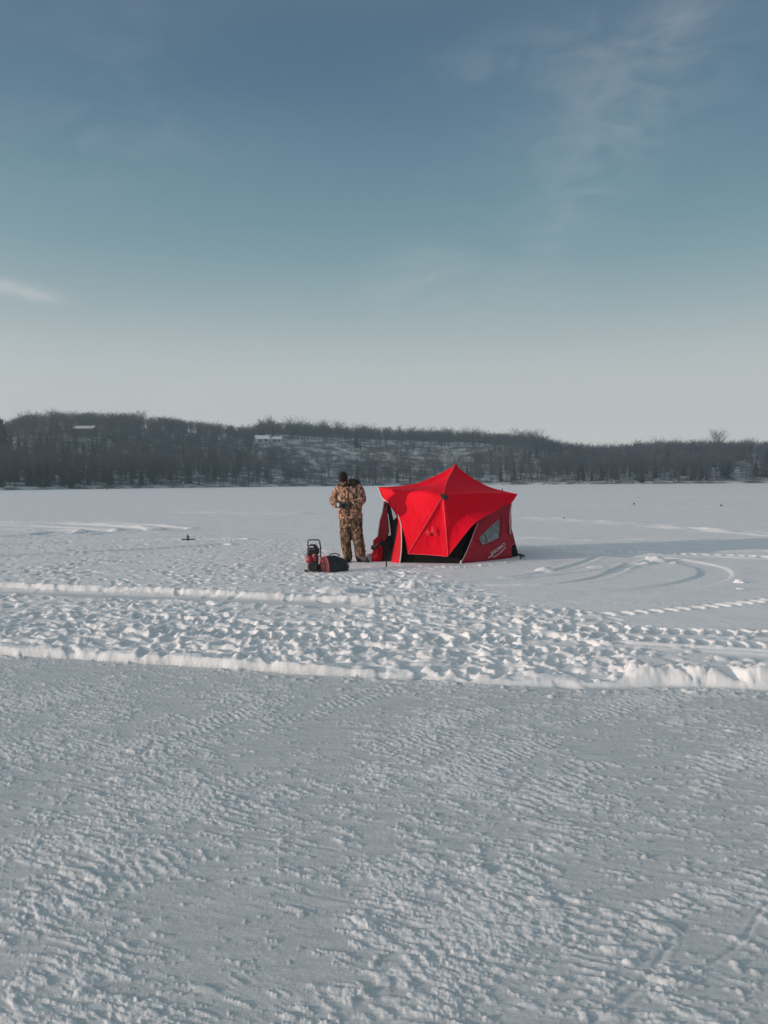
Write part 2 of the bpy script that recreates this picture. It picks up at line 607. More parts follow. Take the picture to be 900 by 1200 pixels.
# notches cut across the first bank by tracks
for (px, py, wd, dp) in ((410, 790, 0.10, 0.8), (452, 793, 0.10, 0.9), (495, 796, 0.08, 0.8), (712, 803, 0.18, 1.0), (738, 803, 0.07, 0.6), (862, 803, 0.055, 0.9), (812, 803, 0.03, 0.35), (250, 782, 0.05, 0.5), (355, 788, 0.05, 0.6)):
    g = G(px, py)
    q = np.exp(-(((X - g.x) + 0.35 * (Y - g.y)) / wd) ** 2) * np.exp(-((Y - g.y) / 0.8) ** 2)
    H -= dp * q * np.maximum(0, H - 0.02) * beyond

# boot prints and kicked lumps
cp = [G(*q) for q in churn_px]


def stamp(x0, y0, lx, ly, ang, depth, rim):
    wdw = local(x0, y0, 2.2 * max(lx, ly))
    if wdw is None: return
    x = X[wdw] - x0; y = Y[wdw] - y0
    c, s = math.cos(ang), math.sin(ang)
    a = (x * c + y * s) / lx; b = (-x * s + y * c) / ly
    q = np.sqrt(a * a + b * b)
    H[wdw] += -depth * (1 - sstep(0.55, 1.05, q)) + rim * np.exp(-((q - 1.25) / 0.28) ** 2)


def lumpat(x0, y0, r, h, ang, e=1.0):
    wdw = local(x0, y0, 1.6 * r)
    if wdw is None: return
    x = X[wdw] - x0; y = Y[wdw] - y0
    c, s = math.cos(ang), math.sin(ang)
    a = (x * c + y * s) / r; b = (-x * s + y * c) / (r * e)
    n = gnoise(X[wdw] * 1.3 / r, Y[wdw] * 1.3 / r, 9)
    q = a * a + b * b + 0.35 * n
    H[wdw] += h * np.sqrt(np.clip(1 - q, 0, 1)) * (1 + 0.25 * n)


rs = random.Random(4)
cnt = 0
while cnt < 1700:                                    # wandering lines of boot prints
    px = rs.uniform(-250, 760); py = 625 + 175 * rs.random() ** 0.9
    g = G(px, py)
    ang = rs.uniform(0, 6.28)
    for k in range(rs.randint(3, 9)):
        wdw = local(g.x, g.y, 0.05)
        if wdw is not None and CH[wdw].mean() > 0.35 and LN[wdw].mean() < 0.3:
            sd_ = 0.10 if k % 2 else -0.10
            stamp(g.x - math.sin(ang) * sd_, g.y + math.cos(ang) * sd_, 0.14, 0.058, ang + rs.uniform(-.2, .2), rs.uniform(0.010, 0.030), rs.uniform(0.001, 0.006))
            cnt += 1
        g = g + Vector((math.cos(ang), math.sin(ang), 0)) * rs.uniform(0.34, 0.5)
        ang += rs.uniform(-.2, .2)
for k in range(1500):
    px = rs.uniform(-250, 900); py = 622 + 180 * rs.random()
    g = G(px, py)
    wdw = local(g.x, g.y, 0.05)
    if wdw is None or CH[wdw].mean() < 0.25 or LN[wdw].mean() > 0.3: continue
    rad = rs.uniform(0.02, 0.07); lumpat(g.x, g.y, rad, rad * rs.uniform(0.25, 0.45), rs.uniform(0, 3), rs.uniform(.5, 1))
for k in range(80):                                 # crumbs along the foot of the banks
    px = rs.uniform(-250, 1100)
    x = G(px, 800).x
    s = -abs(rs.gauss(0, 0.16))
    rad = rs.uniform(0.01, 0.035); lumpat(x, float(r1f(np.array(x))) + s, rad, rad * .5, rs.uniform(0, 3), rs.uniform(.5, 1))
wk = worley(X * 2.6 + 0.5 * Y + 0.15 * fbm(X * 6, Y * 6, 2, 81), Y * 3.4, 83)
chunk = sstep(700, 745, PX) * sstep(0.02, 0.10, S1) * (1 - sstep(0.25, 0.6, S1))
H += chunk * (0.022 * (wk[1] - 0.5) - 0.016 * sstep(0.45, 0.75, wk[0]) + 0.012 * fbm(X * 18, Y * 20, 3, 85))
for k in range(70):                                 # broken bits along the taller bank at right
    px = rs.uniform(715, 1150); x = G(px, 805).x
    s_ = rs.uniform(-0.10, 0.5); rad = rs.uniform(0.015, 0.05)
    lumpat(x, float(r1f(np.array(x))) + s_, rad, rad * rs.uniform(.25, .5), rs.uniform(0, 3), rs.uniform(.5, .9))
for (px, py, r_, h_) in ((768, 659, .22, .08), (776, 661, .14, .06), (755, 664, .12, .04), (790, 663, .1, .04), (640, 672, .2, .06), (487, 690, .25, .08), (395, 697, .3, .07), (700, 668, .2, .04), (742, 796, .06, .05), (744, 790, .09, .07)):
    g = G(px, py); lumpat(g.x, g.y, r_, h_, 0.2, 0.7)

# ---- vehicle tracks on the snow


def berm_track(pts, groove, gd, berm, bh, tread=0.0, pitch=0.13, patch=0.5, seed=0, extra=None):
    g = [G(*q) for q in pts]
    m, D, U, S = along(g, groove + berm * 3.2)
    x = X[m]; y = Y[m]
    p = np.clip(0.6 + patch * 1.4 * fbm(U * 0.7, S * 3.0, 3, seed), 0, 1.6)
    inside = 1 - sstep(groove * 0.8, groove * 1.1, D)
    h = -gd * inside + bh * p * np.exp(-((D - groove - berm * 0.9) / berm) ** 2)
    if tread:
        h = h + inside * tread * np.clip(np.sin(2 * np.pi * (U + 0.35 * D) / pitch + 1.2 * gnoise(U * 3, D * 5, seed + 2)) + 0.2, -0.3, 1)
    H[m] += h


berm_track([(380, 714), (520, 710), (620, 706), (700, 700.5), (770, 694), (815, 686), (838, 677), (832, 668), (800, 661), (760, 656), (690, 652)], 0.26, 0.022, 0.14, 0.008, patch=.3, seed=101)
berm_track([(505, 690), (580, 684), (650, 678), (710, 671), (745, 665), (765, 659)], 0.05, 0.008, 0.08, 0.028, patch=.8, seed=102)
berm_track([(560, 690), (640, 689), (690, 683), (720, 674), (740, 663)], 0.10, 0.014, 0.06, 0.012, seed=103)
berm_track([(600, 680), (650, 672), (684, 662), (700, 655)], 0.08, 0.014, 0.07, 0.016, seed=104)
berm_track([(700, 725), (760, 721), (830, 715), (900, 707), (1000, 696), (1100, 686)], 0.12, 0.02, 0.05, 0.012, 0.034, 0.21, seed=105)
berm_track([(640, 741), (700, 743), (780, 746), (860, 748), (920, 749), (1050, 749)], 0.17, 0.02, 0.06, 0.02, 0.045, 0.17, seed=106)
berm_track([(690, 752), (760, 757), (840, 762), (900, 764), (1050, 768)], 0.15, 0.015, 0.06, 0.02, 0.04, 0.16, seed=107)
berm_track([(640, 752), (720, 760), (790, 765), (860, 769), (930, 774)], 0.03, 0.01, 0.05, 0.025, seed=108)
berm_track([(180, 742), (260, 748), (340, 752), (450, 754), (540, 753), (640, 752)], 0.17, 0.035, 0.06, 0.02, 0.05, 0.17, seed=109)
berm_track([(150, 726), (240, 732), (330, 737), (420, 739)], 0.14, 0.03, 0.06, 0.025, 0.03, 0.17, seed=110)
# far berms and loops
for i, q in enumerate((((-120, 612), (0, 613), (80, 614), (150, 616), (190, 619), (206, 621), (190, 623.5), (100, 625)),
                       ((-120, 611), (20, 614), (90, 616.5), (140, 619.5), (158, 622), (140, 625), (60, 628)),
                       ((-120, 618), (0, 618), (60, 620), (100, 622.5), (118, 625), (90, 628)),
                       ((-120, 619.5), (0, 619.5), (50, 622), (76, 625), (50, 629), (-40, 634)))):
    berm_track(q, 0.35, 0.03, 0.22, 0.045, patch=.7, seed=120 + i)
berm_track([(560, 606), (640, 609), (700, 613), (780, 619), (840, 624), (900, 628), (1000, 636)], 0.1, 0.01, 0.25, 0.05, patch=1.0, seed=131)
berm_track([(590, 609.5), (660, 611.5), (730, 614.5), (800, 620.5), (860, 626), (960, 634)], 0.1, 0.0, 0.15, 0.03, patch=.9, seed=132)
berm_track([(600, 633.5), (690, 635), (780, 635.5), (900, 634.5), (1000, 633)], 0.12, 0.0, 0.2, 0.035, patch=1.0, seed=133)
berm_track([(660, 593), (740, 593.5), (800, 595), (850, 594.5)], 0.1, 0.0, 0.3, 0.07, patch=.9, seed=134)
berm_track([(760, 584), (900, 584.5), (1000, 585)], 0.8, 0.25, 0.6, 0.04, patch=.2, seed=135)
berm_track([(225, 601), (290, 602.5), (345, 603)], 0.1, 0.0, 0.45, 0.09, patch=.5, seed=136)
berm_track([(620, 644), (700, 648), (780, 652), (830, 653.5), (900, 657), (1000, 662)], 0.16, 0.02, 0.10, 0.045, 0.03, 0.22, seed=137)
berm_track([(612, 648), (690, 650), (760, 651), (900, 648)], 0.2, 0.03, 0.1, 0.02, patch=.3, seed=138)
berm_track([(-200, 668), (0, 655), (120, 649), (260, 641)], 0.2, 0.05, 0.12, 0.03, patch=.4, seed=139)
berm_track([(-200, 650), (0, 641), (140, 636), (280, 634)], 0.2, 0.05, 0.12, 0.03, patch=.4, seed=140)

# ---- foreground: scraped ice with frozen-on snow, ribbed sled tracks
fg = 1 - sstep(-0.02, 0.05, S1)
fine_ok = sstep(0.9, 1.6, RR)
aa, bb = 0.94, -0.34                                 # direction of the fine scrape marks
Ua = X * aa + Y * bb; Va = -X * bb + Y * aa
Uw = Ua + 0.10 * fbm(X * 2.5, Y * 2.5, 2, 205); Vw = Va + 0.05 * fbm(X * 3, Y * 3, 2, 206)
streak = fbm(Uw * 3.2, Vw * 34, 4, 201, 0.6)
grain = fbm(Uw * 26, Vw * 60, 3, 211, 0.65)
blotch = fbm(X * 1.1, Y * 1.1, 4, 221, 0.55)
flake = fbm(Uw * 11.0, Vw * 36, 4, 231, 0.6)
flake2 = fbm(Uw * 3.6, Vw * 12, 3, 241, 0.55)
dens = 0.50 * blotch + 0.115
track_snow = np.zeros_like(X)
track_h = np.zeros_like(X)
rt = random.Random(9)
tracks = [((-60, 935), (230, 865), (470, 806)), ((-60, 905), (120, 880), (360, 815)), ((-40, 1010), (230, 945), (560, 830)), ((40, 1075), (230, 975), (420, 905), (640, 830)),
          ((330, 1010), (480, 930), (620, 868), (760, 822)), ((430, 1090), (560, 985), (680, 905), (800, 850)), ((470, 1160), (620, 1040), (770, 930), (930, 850)), ((610, 1230), (720, 1090), (830, 990), (960, 900)),
          ((760, 1230), (850, 1080), (960, 960)), ((150, 1230), (330, 1100), (480, 1010)), ((-80, 1160), (90, 1060), (250, 990)), ((880, 1230), (960, 1090)), ((300, 1250), (470, 1150), (560, 1085)), ((-80, 850), (40, 822), (150, 795)), ((560, 870), (700, 830), (800, 812))]
for i, q in enumerate(tracks):
    g = [G(*k) for k in q]
    wd = rt.uniform(0.11, 0.19)
    m, D, U, S = along(g, wd * 1.3, 0.12)
    v = D * S
    pitch = rt.choice((0.050, 0.058, 0.068))
    band = 1 - sstep(wd * 0.75, wd * 1.2, D + 0.05 * gnoise(U * 5, v * 6, 300 + i))
    bars = np.sin(2 * np.pi * (U - 0.22 * v + 0.035 * fbm(U * 4, v * 7, 2, 320 + i)) / pitch)
    pt = sstep(-0.15, 0.45, fbm(U * 0.9, v * 2.0, 3, 360 + i) + 0.05)
    track_snow[m] = np.maximum(track_snow[m], band * pt)
    track_h[m] = np.where(band * pt > 0.15, bars, track_h[m])
fgm = fg * fine_ok
# frozen-on flakes: a low crust where the density of a band beats the grain
fl = 0.62 * flake + 0.42 * flake2 + dens + track_snow * (0.18 + 0.17 * track_h)
crust = sstep(0.20, 0.31, fl) * np.clip(0.72 + 0.8 * grain, 0, 1.2)
frost = sstep(-0.10, 0.35, fl + 0.35 * streak)
H += fgm * (0.0062 * crust * (0.75 + 0.5 * grain) + 0.0016 * frost + 0.0011 * streak + 0.0012 * grain + 0.003 * blotch)
cut = np.zeros_like(X)
for k in range(14):                                  # skate- and runner-cut lines
    px = rt.uniform(-100, 1000); py = rt.uniform(840, 1230)
    g = G(px, py); ang = rt.choice((0.7, 0.8, 1.0, 2.3, 2.6, 0.2)) + rt.uniform(-.3, .3)
    ln = rt.uniform(0.25, 1.1); cv = rt.uniform(-0.5, 0.5)
    pts = []
    for t in (0, .33, .66, 1):
        pts.append((g.x + math.cos(ang + cv * t) * ln * t, g.y + math.sin(ang + cv * t) * ln * t))
    wd = rt.uniform(0.008, 0.012)
    m, D, U, S = along(pts, wd * 3, 0.1)
    e = np.exp(-(D / wd) ** 2)
    H[m] += fgm[m] * (-0.0028 * e + 0.0012 * np.exp(-((D - 2 * wd) / wd) ** 2))
for k in range(260):                                 # loose crumbs lying on the ice
    px = rt.uniform(-150, 1050); py = 810 + 410 * rt.random()
    g = G(px, py)
    rad = rt.choice((0.005, 0.008, 0.011, 0.016)) * rt.uniform(.8, 1.3)
    lumpat(g.x, g.y, rad, rad * rt.uniform(.3, .55), rt.uniform(0, 3), rt.uniform(.5, 1))
for k in range(80):                                 # flat frozen scabs of snow, drawn out along the scrape marks
    px = rt.uniform(-150, 1050); py = 812 + 400 * rt.random()
    g = G(px, py); wdw = local(g.x, g.y, 0.02)
    if wdw is None or (track_snow[wdw].mean() < 0.2 and rt.random() < .6): continue
    rad = rt.uniform(0.018, 0.06)
    lumpat(g.x, g.y, rad, rad * rt.uniform(.08, .15), -0.35 + rt.uniform(-.25, .25), rt.uniform(.28, .5))
    wdw = local(g.x, g.y, rad)
    if wdw is not None:
        qa = (X[wdw] - g.x) * .94 - (Y[wdw] - g.y) * .34; qb = (X[wdw] - g.x) * .34 + (Y[wdw] - g.y) * .94
        track_snow[wdw] = np.maximum(track_snow[wdw], 0)
        crust[wdw] = np.maximum(crust[wdw], sstep(1.1, .7, np.sqrt((qa / rad) ** 2 + (qb / rad / .4) ** 2)))
slab = [(90, 1024, .09), (116, 1032, .07), (480, 1060, .05), (775, 1084, .08), (785, 1150, .07), (330, 905, .06), (715, 1190, .06), (240, 1160, .05), (560, 1020, .06), (845, 1052, .05), (640, 1056, .06)]
for (px, py, r_) in slab:
    g = G(px, py); lumpat(g.x, g.y, r_, r_ * .16, -0.3, 0.4)
snow_fg = np.clip(0.95 * crust + 0.16 * frost, 0, 1)
ICE = np.maximum(ICE, fg * (1 - snow_fg))
ICE = np.where(RR > 60, 0, ICE)
# flat pads under the things standing on the snow
pads = []


def pad_ground(pts, soft, z):
    m = poly_mask(X, Y, [Vector((p[0], p[1], 0)) for p in pts], soft)
    H[:] = H * (1 - m) + m * (z + 0.35 * (H - 0.045))
ZG = 0.045
pad_ground([(-0.55, 15.2), (1.45, 14.9), (3.0, 16.3), (2.4, 18.6), (0.2, 18.4)], 0.35, 0.03)
pad_ground([(-1.55, 14.35), (-0.5, 14.35), (-0.3, 16.6), (-0.95, 16.8), (-1.6, 15.2)], 0.3, 0.03)
tl = [G(462, 662.0, ZG), G(500, 664.0, ZG), G(537, 665.0, ZG), G(570, 661.5, ZG), G(601, 657.5, ZG)]
for k in range(120):                                 # snow kicked up against the tent skirt
    t = rs.random() * 4; i = min(3, int(t)); p = tl[i].lerp(tl[i + 1], t - i); rad = rs.uniform(.02, .055)
    lumpat(p.x + rs.gauss(0, .05), p.y - abs(rs.gauss(0, .09)), rad, rad * rs.uniform(.18, .32), rs.uniform(0, 3), rs.uniform(.5, 1))
H -= 0.25 * sstep(150, 215, RR)                      # the sheet dips under the far bank
nr, na = X.shape
me = bpy.data.meshes.new('lake_snow')
V = np.stack([X, Y, H], -1).reshape(-1, 3).astype(np.float32)
me.vertices.add(nr * na)
me.vertices.foreach_set('co', V.ravel())
ii, jj = np.meshgrid(np.arange(nr - 1), np.arange(na), indexing='ij')
j2 = (jj + 1) % na
quads = np.stack([ii * na + jj, ii * na + j2, (ii + 1) * na + j2, (ii + 1) * na + jj], -1).reshape(-1, 4)[:, ::-1].astype(np.int32)
me.loops.add(quads.size); me.loops.foreach_set('vertex_index', quads.ravel())
me.polygons.add(len(quads))
me.polygons.foreach_set('loop_start', np.arange(0, quads.size, 4, dtype=np.int32))
me.update(calc_edges=True)
at = me.attributes.new('bare_ice', 'FLOAT', 'POINT')
at.data.foreach_set('value', ICE.ravel().astype(np.float32))

m, nt_, b = new_mat('snow_and_ice')
lk = nt_.links.new; nn = nt_.nodes.new
at_ = nn('ShaderNodeAttribute'); at_.attribute_name = 'bare_ice'
tcn = nn('ShaderNodeTexCoord')
def nz(scale, detail, rough=0.5, st=None):
    n = nn('ShaderNodeTexNoise'); n.inputs['Scale'].default_value = scale; n.inputs['Detail'].default_value = detail; n.inputs['Roughness'].default_value = rough
    if st:
        mp_ = nn('ShaderNodeMapping'); mp_.inputs['Rotation'].default_value = (0, 0, R(20)); mp_.inputs['Scale'].default_value = st
        lk(tcn.outputs['Object'], mp_.inputs[0]); lk(mp_.outputs[0], n.inputs['Vector'])
    else: lk(tcn.outputs['Object'], n.inputs['Vector'])
    return n.outputs['Fac']
def cramp(f, a, c, p0=0.3, p1=0.7):
    r = nn('ShaderNodeValToRGB'); e = r.color_ramp.elements
    e[0].position = p0; e[1].position = p1; e[0].color = (*a, 1); e[1].color = (*c, 1)
    lk(f, r.inputs[0]); return r.outputs[0]
def mix2(f, a, c, mode='MIX'):
    n = nn('ShaderNodeMix'); n.data_type = 'RGBA'; n.blend_type = mode
    if hasattr(f, 'links'): lk(f, n.inputs[0])
    else: n.inputs[0].default_value = f
    lk(a, n.inputs[6]); lk(c, n.inputs[7]); return n.outputs[2]
snow_c = cramp(nz(1.7, 5), (0.78, 0.793, 0.803), (0.865, 0.868, 0.87))
ice_c = cramp(nz(3.0, 6, 0.6, (1.0, 5.0, 1)), (0.57, 0.606, 0.612), (0.735, 0.76, 0.762))
ice_f = cramp(nz(38, 6, 0.7, (1.0, 3.0, 1)), (0.78, 0.80, 0.82), (1.06, 1.05, 1.04))
ice_c = mix2(1.0, ice_c, ice_f, 'MULTIPLY')
colr = mix2(at_.outputs['Fac'], snow_c, ice_c)
lk(colr, b.inputs['Base Color'])
rg = nn('ShaderNodeMapRange'); lk(at_.outputs['Fac'], rg.inputs[0]); rg.inputs[3].default_value = 0.75; rg.inputs[4].default_value = 0.5
lk(rg.outputs[0], b.inputs['Roughness'])
b.inputs['Specular IOR Level'].default_value = 0.22
bp1 = nn('ShaderNodeBump'); bp1.inputs['Strength'].default_value = 0.28; bp1.inputs['Distance'].default_value = 0.012
lk(nz(85, 6, 0.65, (1.0, 2.0, 1)), bp1.inputs['Height'])
bp2 = nn('ShaderNodeBump'); bp2.inputs['Strength'].default_value = 0.45; bp2.inputs['Distance'].default_value = 0.004
lk(nz(260, 3, 0.6, (1.0, 2.2, 1)), bp2.inputs['Height']); lk(bp1.outputs[0], bp2.inputs['Normal'])
lk(bp2.outputs[0], b.inputs['Normal'])
lake = link_mesh('lake_snow', me, m, None, True)
tag(lake, kind='structure')

# ================================================================== far shore
def fi(px, tab): return np.interp(px, [t[0] for t in tab], [t[1] for t in tab])
SHORE = [(-500, 205), (0, 222), (450, 285), (900, 308), (1400, 320)]
TOPY = [(-400, 520), (-60, 512), (0, 506), (30, 494), (60, 490), (110, 489), (165, 490), (240, 497), (290, 502), (315, 500), (400, 504), (480, 507), (560, 510), (620, 514), (660, 519), (692, 525), (720, 524), (765, 520), (830, 521), (900, 522), (1000, 516), (1300, 522)]
CW = 170.0
def horizon(px): return 566.0 - 6.0 * px / 900.0
def ground_z(px, d):
    ds = fi(px, SHORE); u = (d - ds) / CW
    dc = ds + CW
    top = CAMH + dc * (horizon(px) - fi(px, TOPY)) / 950.0
    crest = np.maximum(3.0, top - 6.2)
    steep = np.where((px > 300) & (px < 640), 0.82, 1.0)
    z = -0.35 + 0.95 * sstep(0.0, 0.022, u) + 0.8 * sstep(0.02, 0.14, u) + (crest - 1.4) * sstep(0.05, 1.0, u / steep)
    z = z - np.maximum(0, u - 1.05) * 8.0
    return z
ta = np.radians(np.arange(-62, 62.01, 0.35)); tu = np.concatenate([np.arange(-2, 12, 1.0), np.arange(12, 190, 4.0), np.arange(190, 305, 12.0)])
TA, TU = np.meshgrid(ta, tu, indexing='ij')
pxa = CX + F * np.tan(np.clip(TA, -1.1, 1.1))
D_ = fi(pxa, SHORE) + TU
Z_ = ground_z(pxa, D_) + 0.5 * sstep(3, 30, TU) * fbm(D_ * np.sin(TA) * 0.05, D_ * np.cos(TA) * 0.05, 4, 401) + 0.12 * sstep(0, 3, TU) * fbm(D_ * np.sin(TA) * 0.3, D_ * np.cos(TA) * 0.3, 3, 402)
mb = MB()
nA, nU = TA.shape
mb.v = [tuple(q) for q in np.stack([D_ * np.sin(TA), D_ * np.cos(TA), Z_], -1).reshape(-1, 3)]
mb.f = [(i * nU + j, i * nU + j + 1, (i + 1) * nU + j + 1, (i + 1) * nU + j) for i in range(nA - 1) for j in range(nU - 1)]
hm, nt_, b = new_mat('snowy_hillside')
lk = nt_.links.new; nn = nt_.nodes.new; tcn = nn('ShaderNodeTexCoord')
c1 = cramp(nz(0.16, 6, 0.7), (0.09, 0.088, 0.085), (0.68, 0.70, 0.72), 0.44, 0.64)
lk(c1, b.inputs['Base Color']); b.inputs['Roughness'].default_value = 0.9
hill = mb.build('hillside', hm)
tag(hill, kind='structure')


def hz(px, d):
    return float(ground_z(np.array(float(px)), np.array(float(d))))


# ---- trees ----------------------------------------------------------------
m_bark = mat_noise('bark_grey', (0.024, 0.030, 0.036), (0.060, 0.070, 0.080), 6.0, 0.9)
m_twig = mat_noise('twigs_grey_brown', (0.030, 0.037, 0.046), (0.066, 0.077, 0.092), 2.0, 0.9)
m_needle = mat_noise('needles_dark', (0.010, 0.017, 0.014), (0.030, 0.042, 0.033), 1.5, 0.85)


def bare_tree(seed, spread=0.30, limbs=30, twigs=9, low=0.22):
    r = random.Random(seed)
    T, C_ = MB(), MB()
    bx, by = r.uniform(-.04, .04), r.uniform(-.04, .04)
    pts = [Vector((bx * t * t, by * t * t, t)) for t in (-0.03, .15, .35, .55, .75, .92)]
    T.tube(pts, [.019, .015, .012, .009, .006, .003], 5)
    def on(t): return Vector((bx * t * t, by * t * t, t))
    for k in range(limbs):
        t = low + (0.92 - low) * ((k + r.random()) / limbs)
        a = k * 2.4 + r.uniform(-.5, .5)
        ln = spread * r.uniform(.65, 1.15) * (0.45 + 1.1 * math.sin(math.pi * min(1, (1.02 - t) * 0.9 + .12)) ) * .75
        up = r.uniform(0.5, 1.3)
        d = Vector((math.cos(a), math.sin(a), up)).normalized()
        p0 = on(t); p1 = p0 + d * ln * .5; d2 = (d + Vector((r.uniform(-.3, .3), r.uniform(-.3, .3), r.uniform(0, .45)))).normalized()
        p2 = p1 + d2 * ln * .55
        C_.tube([p0, p1, p2], [.0055, .0035, .0012], 3)
        for j in range(twigs):
            q = r.random() ** .7
            s = p0.lerp(p1, q * 2) if q < .5 else p1.lerp(p2, q * 2 - 1)
            dd = (d2 + Vector((r.uniform(-1, 1), r.uniform(-1, 1), r.uniform(-.35, .9)))).normalized()
            l2 = ln * r.uniform(.25, .55)
            sd_ = dd.cross(Vector((r.uniform(-1, 1), r.uniform(-1, 1), r.uniform(-1, 1)))).normalized() * .0023
            e = s + dd * l2
            C_.add([s - sd_, s + sd_, e], [(0, 1, 2)])
            for _ in range(2):
                q2 = r.uniform(.3, .85); s2 = s.lerp(e, q2)
                d3 = (dd + Vector((r.uniform(-1, 1), r.uniform(-1, 1), r.uniform(-.5, .8)))).normalized()
                C_.add([s2 - sd_ * .7, s2 + sd_ * .7, s2 + d3 * l2 * .5], [(0, 1, 2)])
    return T, C_


def conifer(seed, wid=0.19, dens=15):
    r = random.Random(seed)
    T, C_ = MB(), MB()
    T.tube([(0, 0, -.03), (0, 0, .4), (0, 0, .97)], [.018, .012, .003], 5)
    for k in range(dens):
        t = 0.06 + 0.9 * k / dens
        n = r.randint(8, 11)
        rad = wid * (1 - t) ** 0.8 * r.uniform(.8, 1.15) + .012
        a0 = r.random() * 6
        for j in range(n):
            a = a0 + j * 6.283 / n + r.uniform(-.2, .2)
            l_ = rad * r.uniform(.6, 1.2)
            o = Vector((math.cos(a), math.sin(a), 0)); q = Vector((-o.y, o.x, 0))
            z0 = t + r.uniform(-.02, .02)
            droop = r.uniform(.1, .5) * l_
            tip = o * l_ + Vector((0, 0, z0 - droop))
            m1 = o * l_ * .55 + Vector((0, 0, z0 - droop * .3))
            wd = l_ * .30
            C_.add([Vector((0, 0, z0 + .012)), m1 + q * wd, tip, m1 - q * wd, m1 - Vector((0, 0, .03))], [(0, 1, 4), (1, 2, 4), (2, 3, 4), (3, 0, 4)])
    return T, C_


bare = [bare_tree(20 + i, (0.26, 0.32, 0.36, 0.24, 0.30)[i], (30, 34, 36, 26, 30)[i], 8, (0.3, 0.22, 0.2, 0.35, 0.26)[i]) for i in range(5)]
cons = [conifer(40 + i, (0.17, 0.21, 0.15)[i]) for i in range(3)]
bush = [bare_tree(60 + i, 0.5, 26, 8, 0.05) for i in range(3)]


def tri_arrays(mbs):
    """vertices and triangles of some builders, quads split"""
    vs, fs, mi, base = [], [], [], 0
    for k, q in enumerate(mbs):
        vs += q.v
        for f in q.f:
            for i in range(1, len(f) - 1):
                fs.append((f[0] + base, f[i] + base, f[i + 1] + base)); mi.append(k)
        base = len(vs)
    return np.array(vs, np.float32), np.array(fs, np.int32), np.array(mi, np.int32)


bareA = [tri_arrays(t) for t in bare]; consA = [tri_arrays(t) for t in cons]; bushA = [tri_arrays(t) for t in bush]


def mass(name, items, mats):
    """many plants as one mesh: items = (arrays, x, y, z, height, widthscale, turn)"""
    vv, ff, mm, base = [], [], [], 0
    for (v, f, mi), x, y, z, h, ws, t in items:
        c, s = math.cos(t), math.sin(t)
        q = np.empty_like(v)
        q[:, 0] = (v[:, 0] * c - v[:, 1] * s) * h * ws + x
        q[:, 1] = (v[:, 0] * s + v[:, 1] * c) * h * ws + y
        q[:, 2] = v[:, 2] * h + z
        vv.append(q); ff.append(f + base); mm.append(mi); base += len(v)
    vv = np.concatenate(vv); ff = np.concatenate(ff); mm = np.concatenate(mm)
    me = bpy.data.meshes.new(name)
    me.vertices.add(len(vv)); me.vertices.foreach_set('co', vv.ravel())
    me.loops.add(ff.size); me.loops.foreach_set('vertex_index', ff.ravel())
    me.polygons.add(len(ff)); me.polygons.foreach_set('loop_start', np.arange(0, ff.size, 3, dtype=np.int32))
    me.polygons.foreach_set('material_index', mm)
    me.update(calc_edges=True)
    return link_mesh(name, me, mats, None, False)


def in_poly(px, py, pts):
    c = False
    for i in range(len(pts)):
        x0, y0 = pts[i]; x1, y1 = pts[(i + 1) % len(pts)]
        if (y0 > py) != (y1 > py) and px < (x1 - x0) * (py - y0) / (y1 - y0) + x0: c = not c
    return c


def at_bearing(px, d):
    a = math.atan((px - CX) / F)
    return d * math.sin(a), d * math.cos(a)


rt = random.Random(21)
def site(px, py):
    """distance at which the hillside shows at this height of the photo"""
    d = float(fi(px, SHORE)) + 10
    while d < float(fi(px, SHORE)) + 168:
        x, y = at_bearing(px, d)
        if proj((x, y, hz(px, d)))[1] <= py: break
        d += 1.0
    return d
HS = {308: site(308, 519.5), 325: site(325, 519.0), 102: site(102, 510.0)}
houses_px = [(308, HS[308]), (325, HS[325]), (102, HS[102])]
bitems, citems, uitems = [], [], []
tries = 0
while tries < 11000:
    tries += 1
    px = rt.uniform(-560, 1480); u = rt.random() ** 0.85 * 1.18 + 0.012
    d = float(fi(px, SHORE)) + u * CW
    x, y = at_bearing(px, d); z = hz(px, d) - 0.2
    bx, by = proj((x, y, z))
    h = rt.uniform(4.5, 6.2) if u > .72 else rt.uniform(5.5, 9.0)
    if u < .72 and rt.random() < .25: continue
    if px < 130 and by > 528: kind = 'c' if rt.random() < .62 else 'b'
    elif px > 560 and by > 520: kind = 'c' if rt.random() < .22 else 'b'
    else: kind = 'c' if rt.random() < .10 else 'b'
    if kind == 'c': h *= 0.85
    # open snow field, thin slope and clearings
    if 318 < px < 405:
        ty = by - h / d * 950
        if by > 527: h = min(h, max(1.5, (by - 527) * d / 950)); kind = 'u' if rt.random() < .8 else kind
        elif by > 521.5 and px > 326: continue
    if 335 < px < 575 and 529 < by < 566:
        if rt.random() < .12: continue
        if rt.random() < .8: kind = 'u'; h = rt.uniform(2.0, 4.6)
        else: h *= .55
    if .12 < u < .8 and rt.random() < (.42 if 320 < px < 620 else .08): continue
    if 858 < px < 892 and by > 543:
        if rt.random() < .8: continue
        h = rt.uniform(3, 6); kind = 'b'
    if any(abs(px - hx) < (11 if hx < 320 else 8) and d < hd + 5 and by - 1.2 * h / d * 950 < (515 if hx > 200 else 500) for hx, hd in houses_px): continue
    t = rt.uniform(0, 6.28)
    if kind == 'b': bitems.append((rt.choice(bareA), x, y, z, h, rt.uniform(1.0, 1.5), t))
    elif kind == 'c': citems.append((rt.choice(consA), x, y, z, h, rt.uniform(.9, 1.3), t))
    else: uitems.append((rt.choice(bushA), x, y, z, h, rt.uniform(.9, 1.4), t))
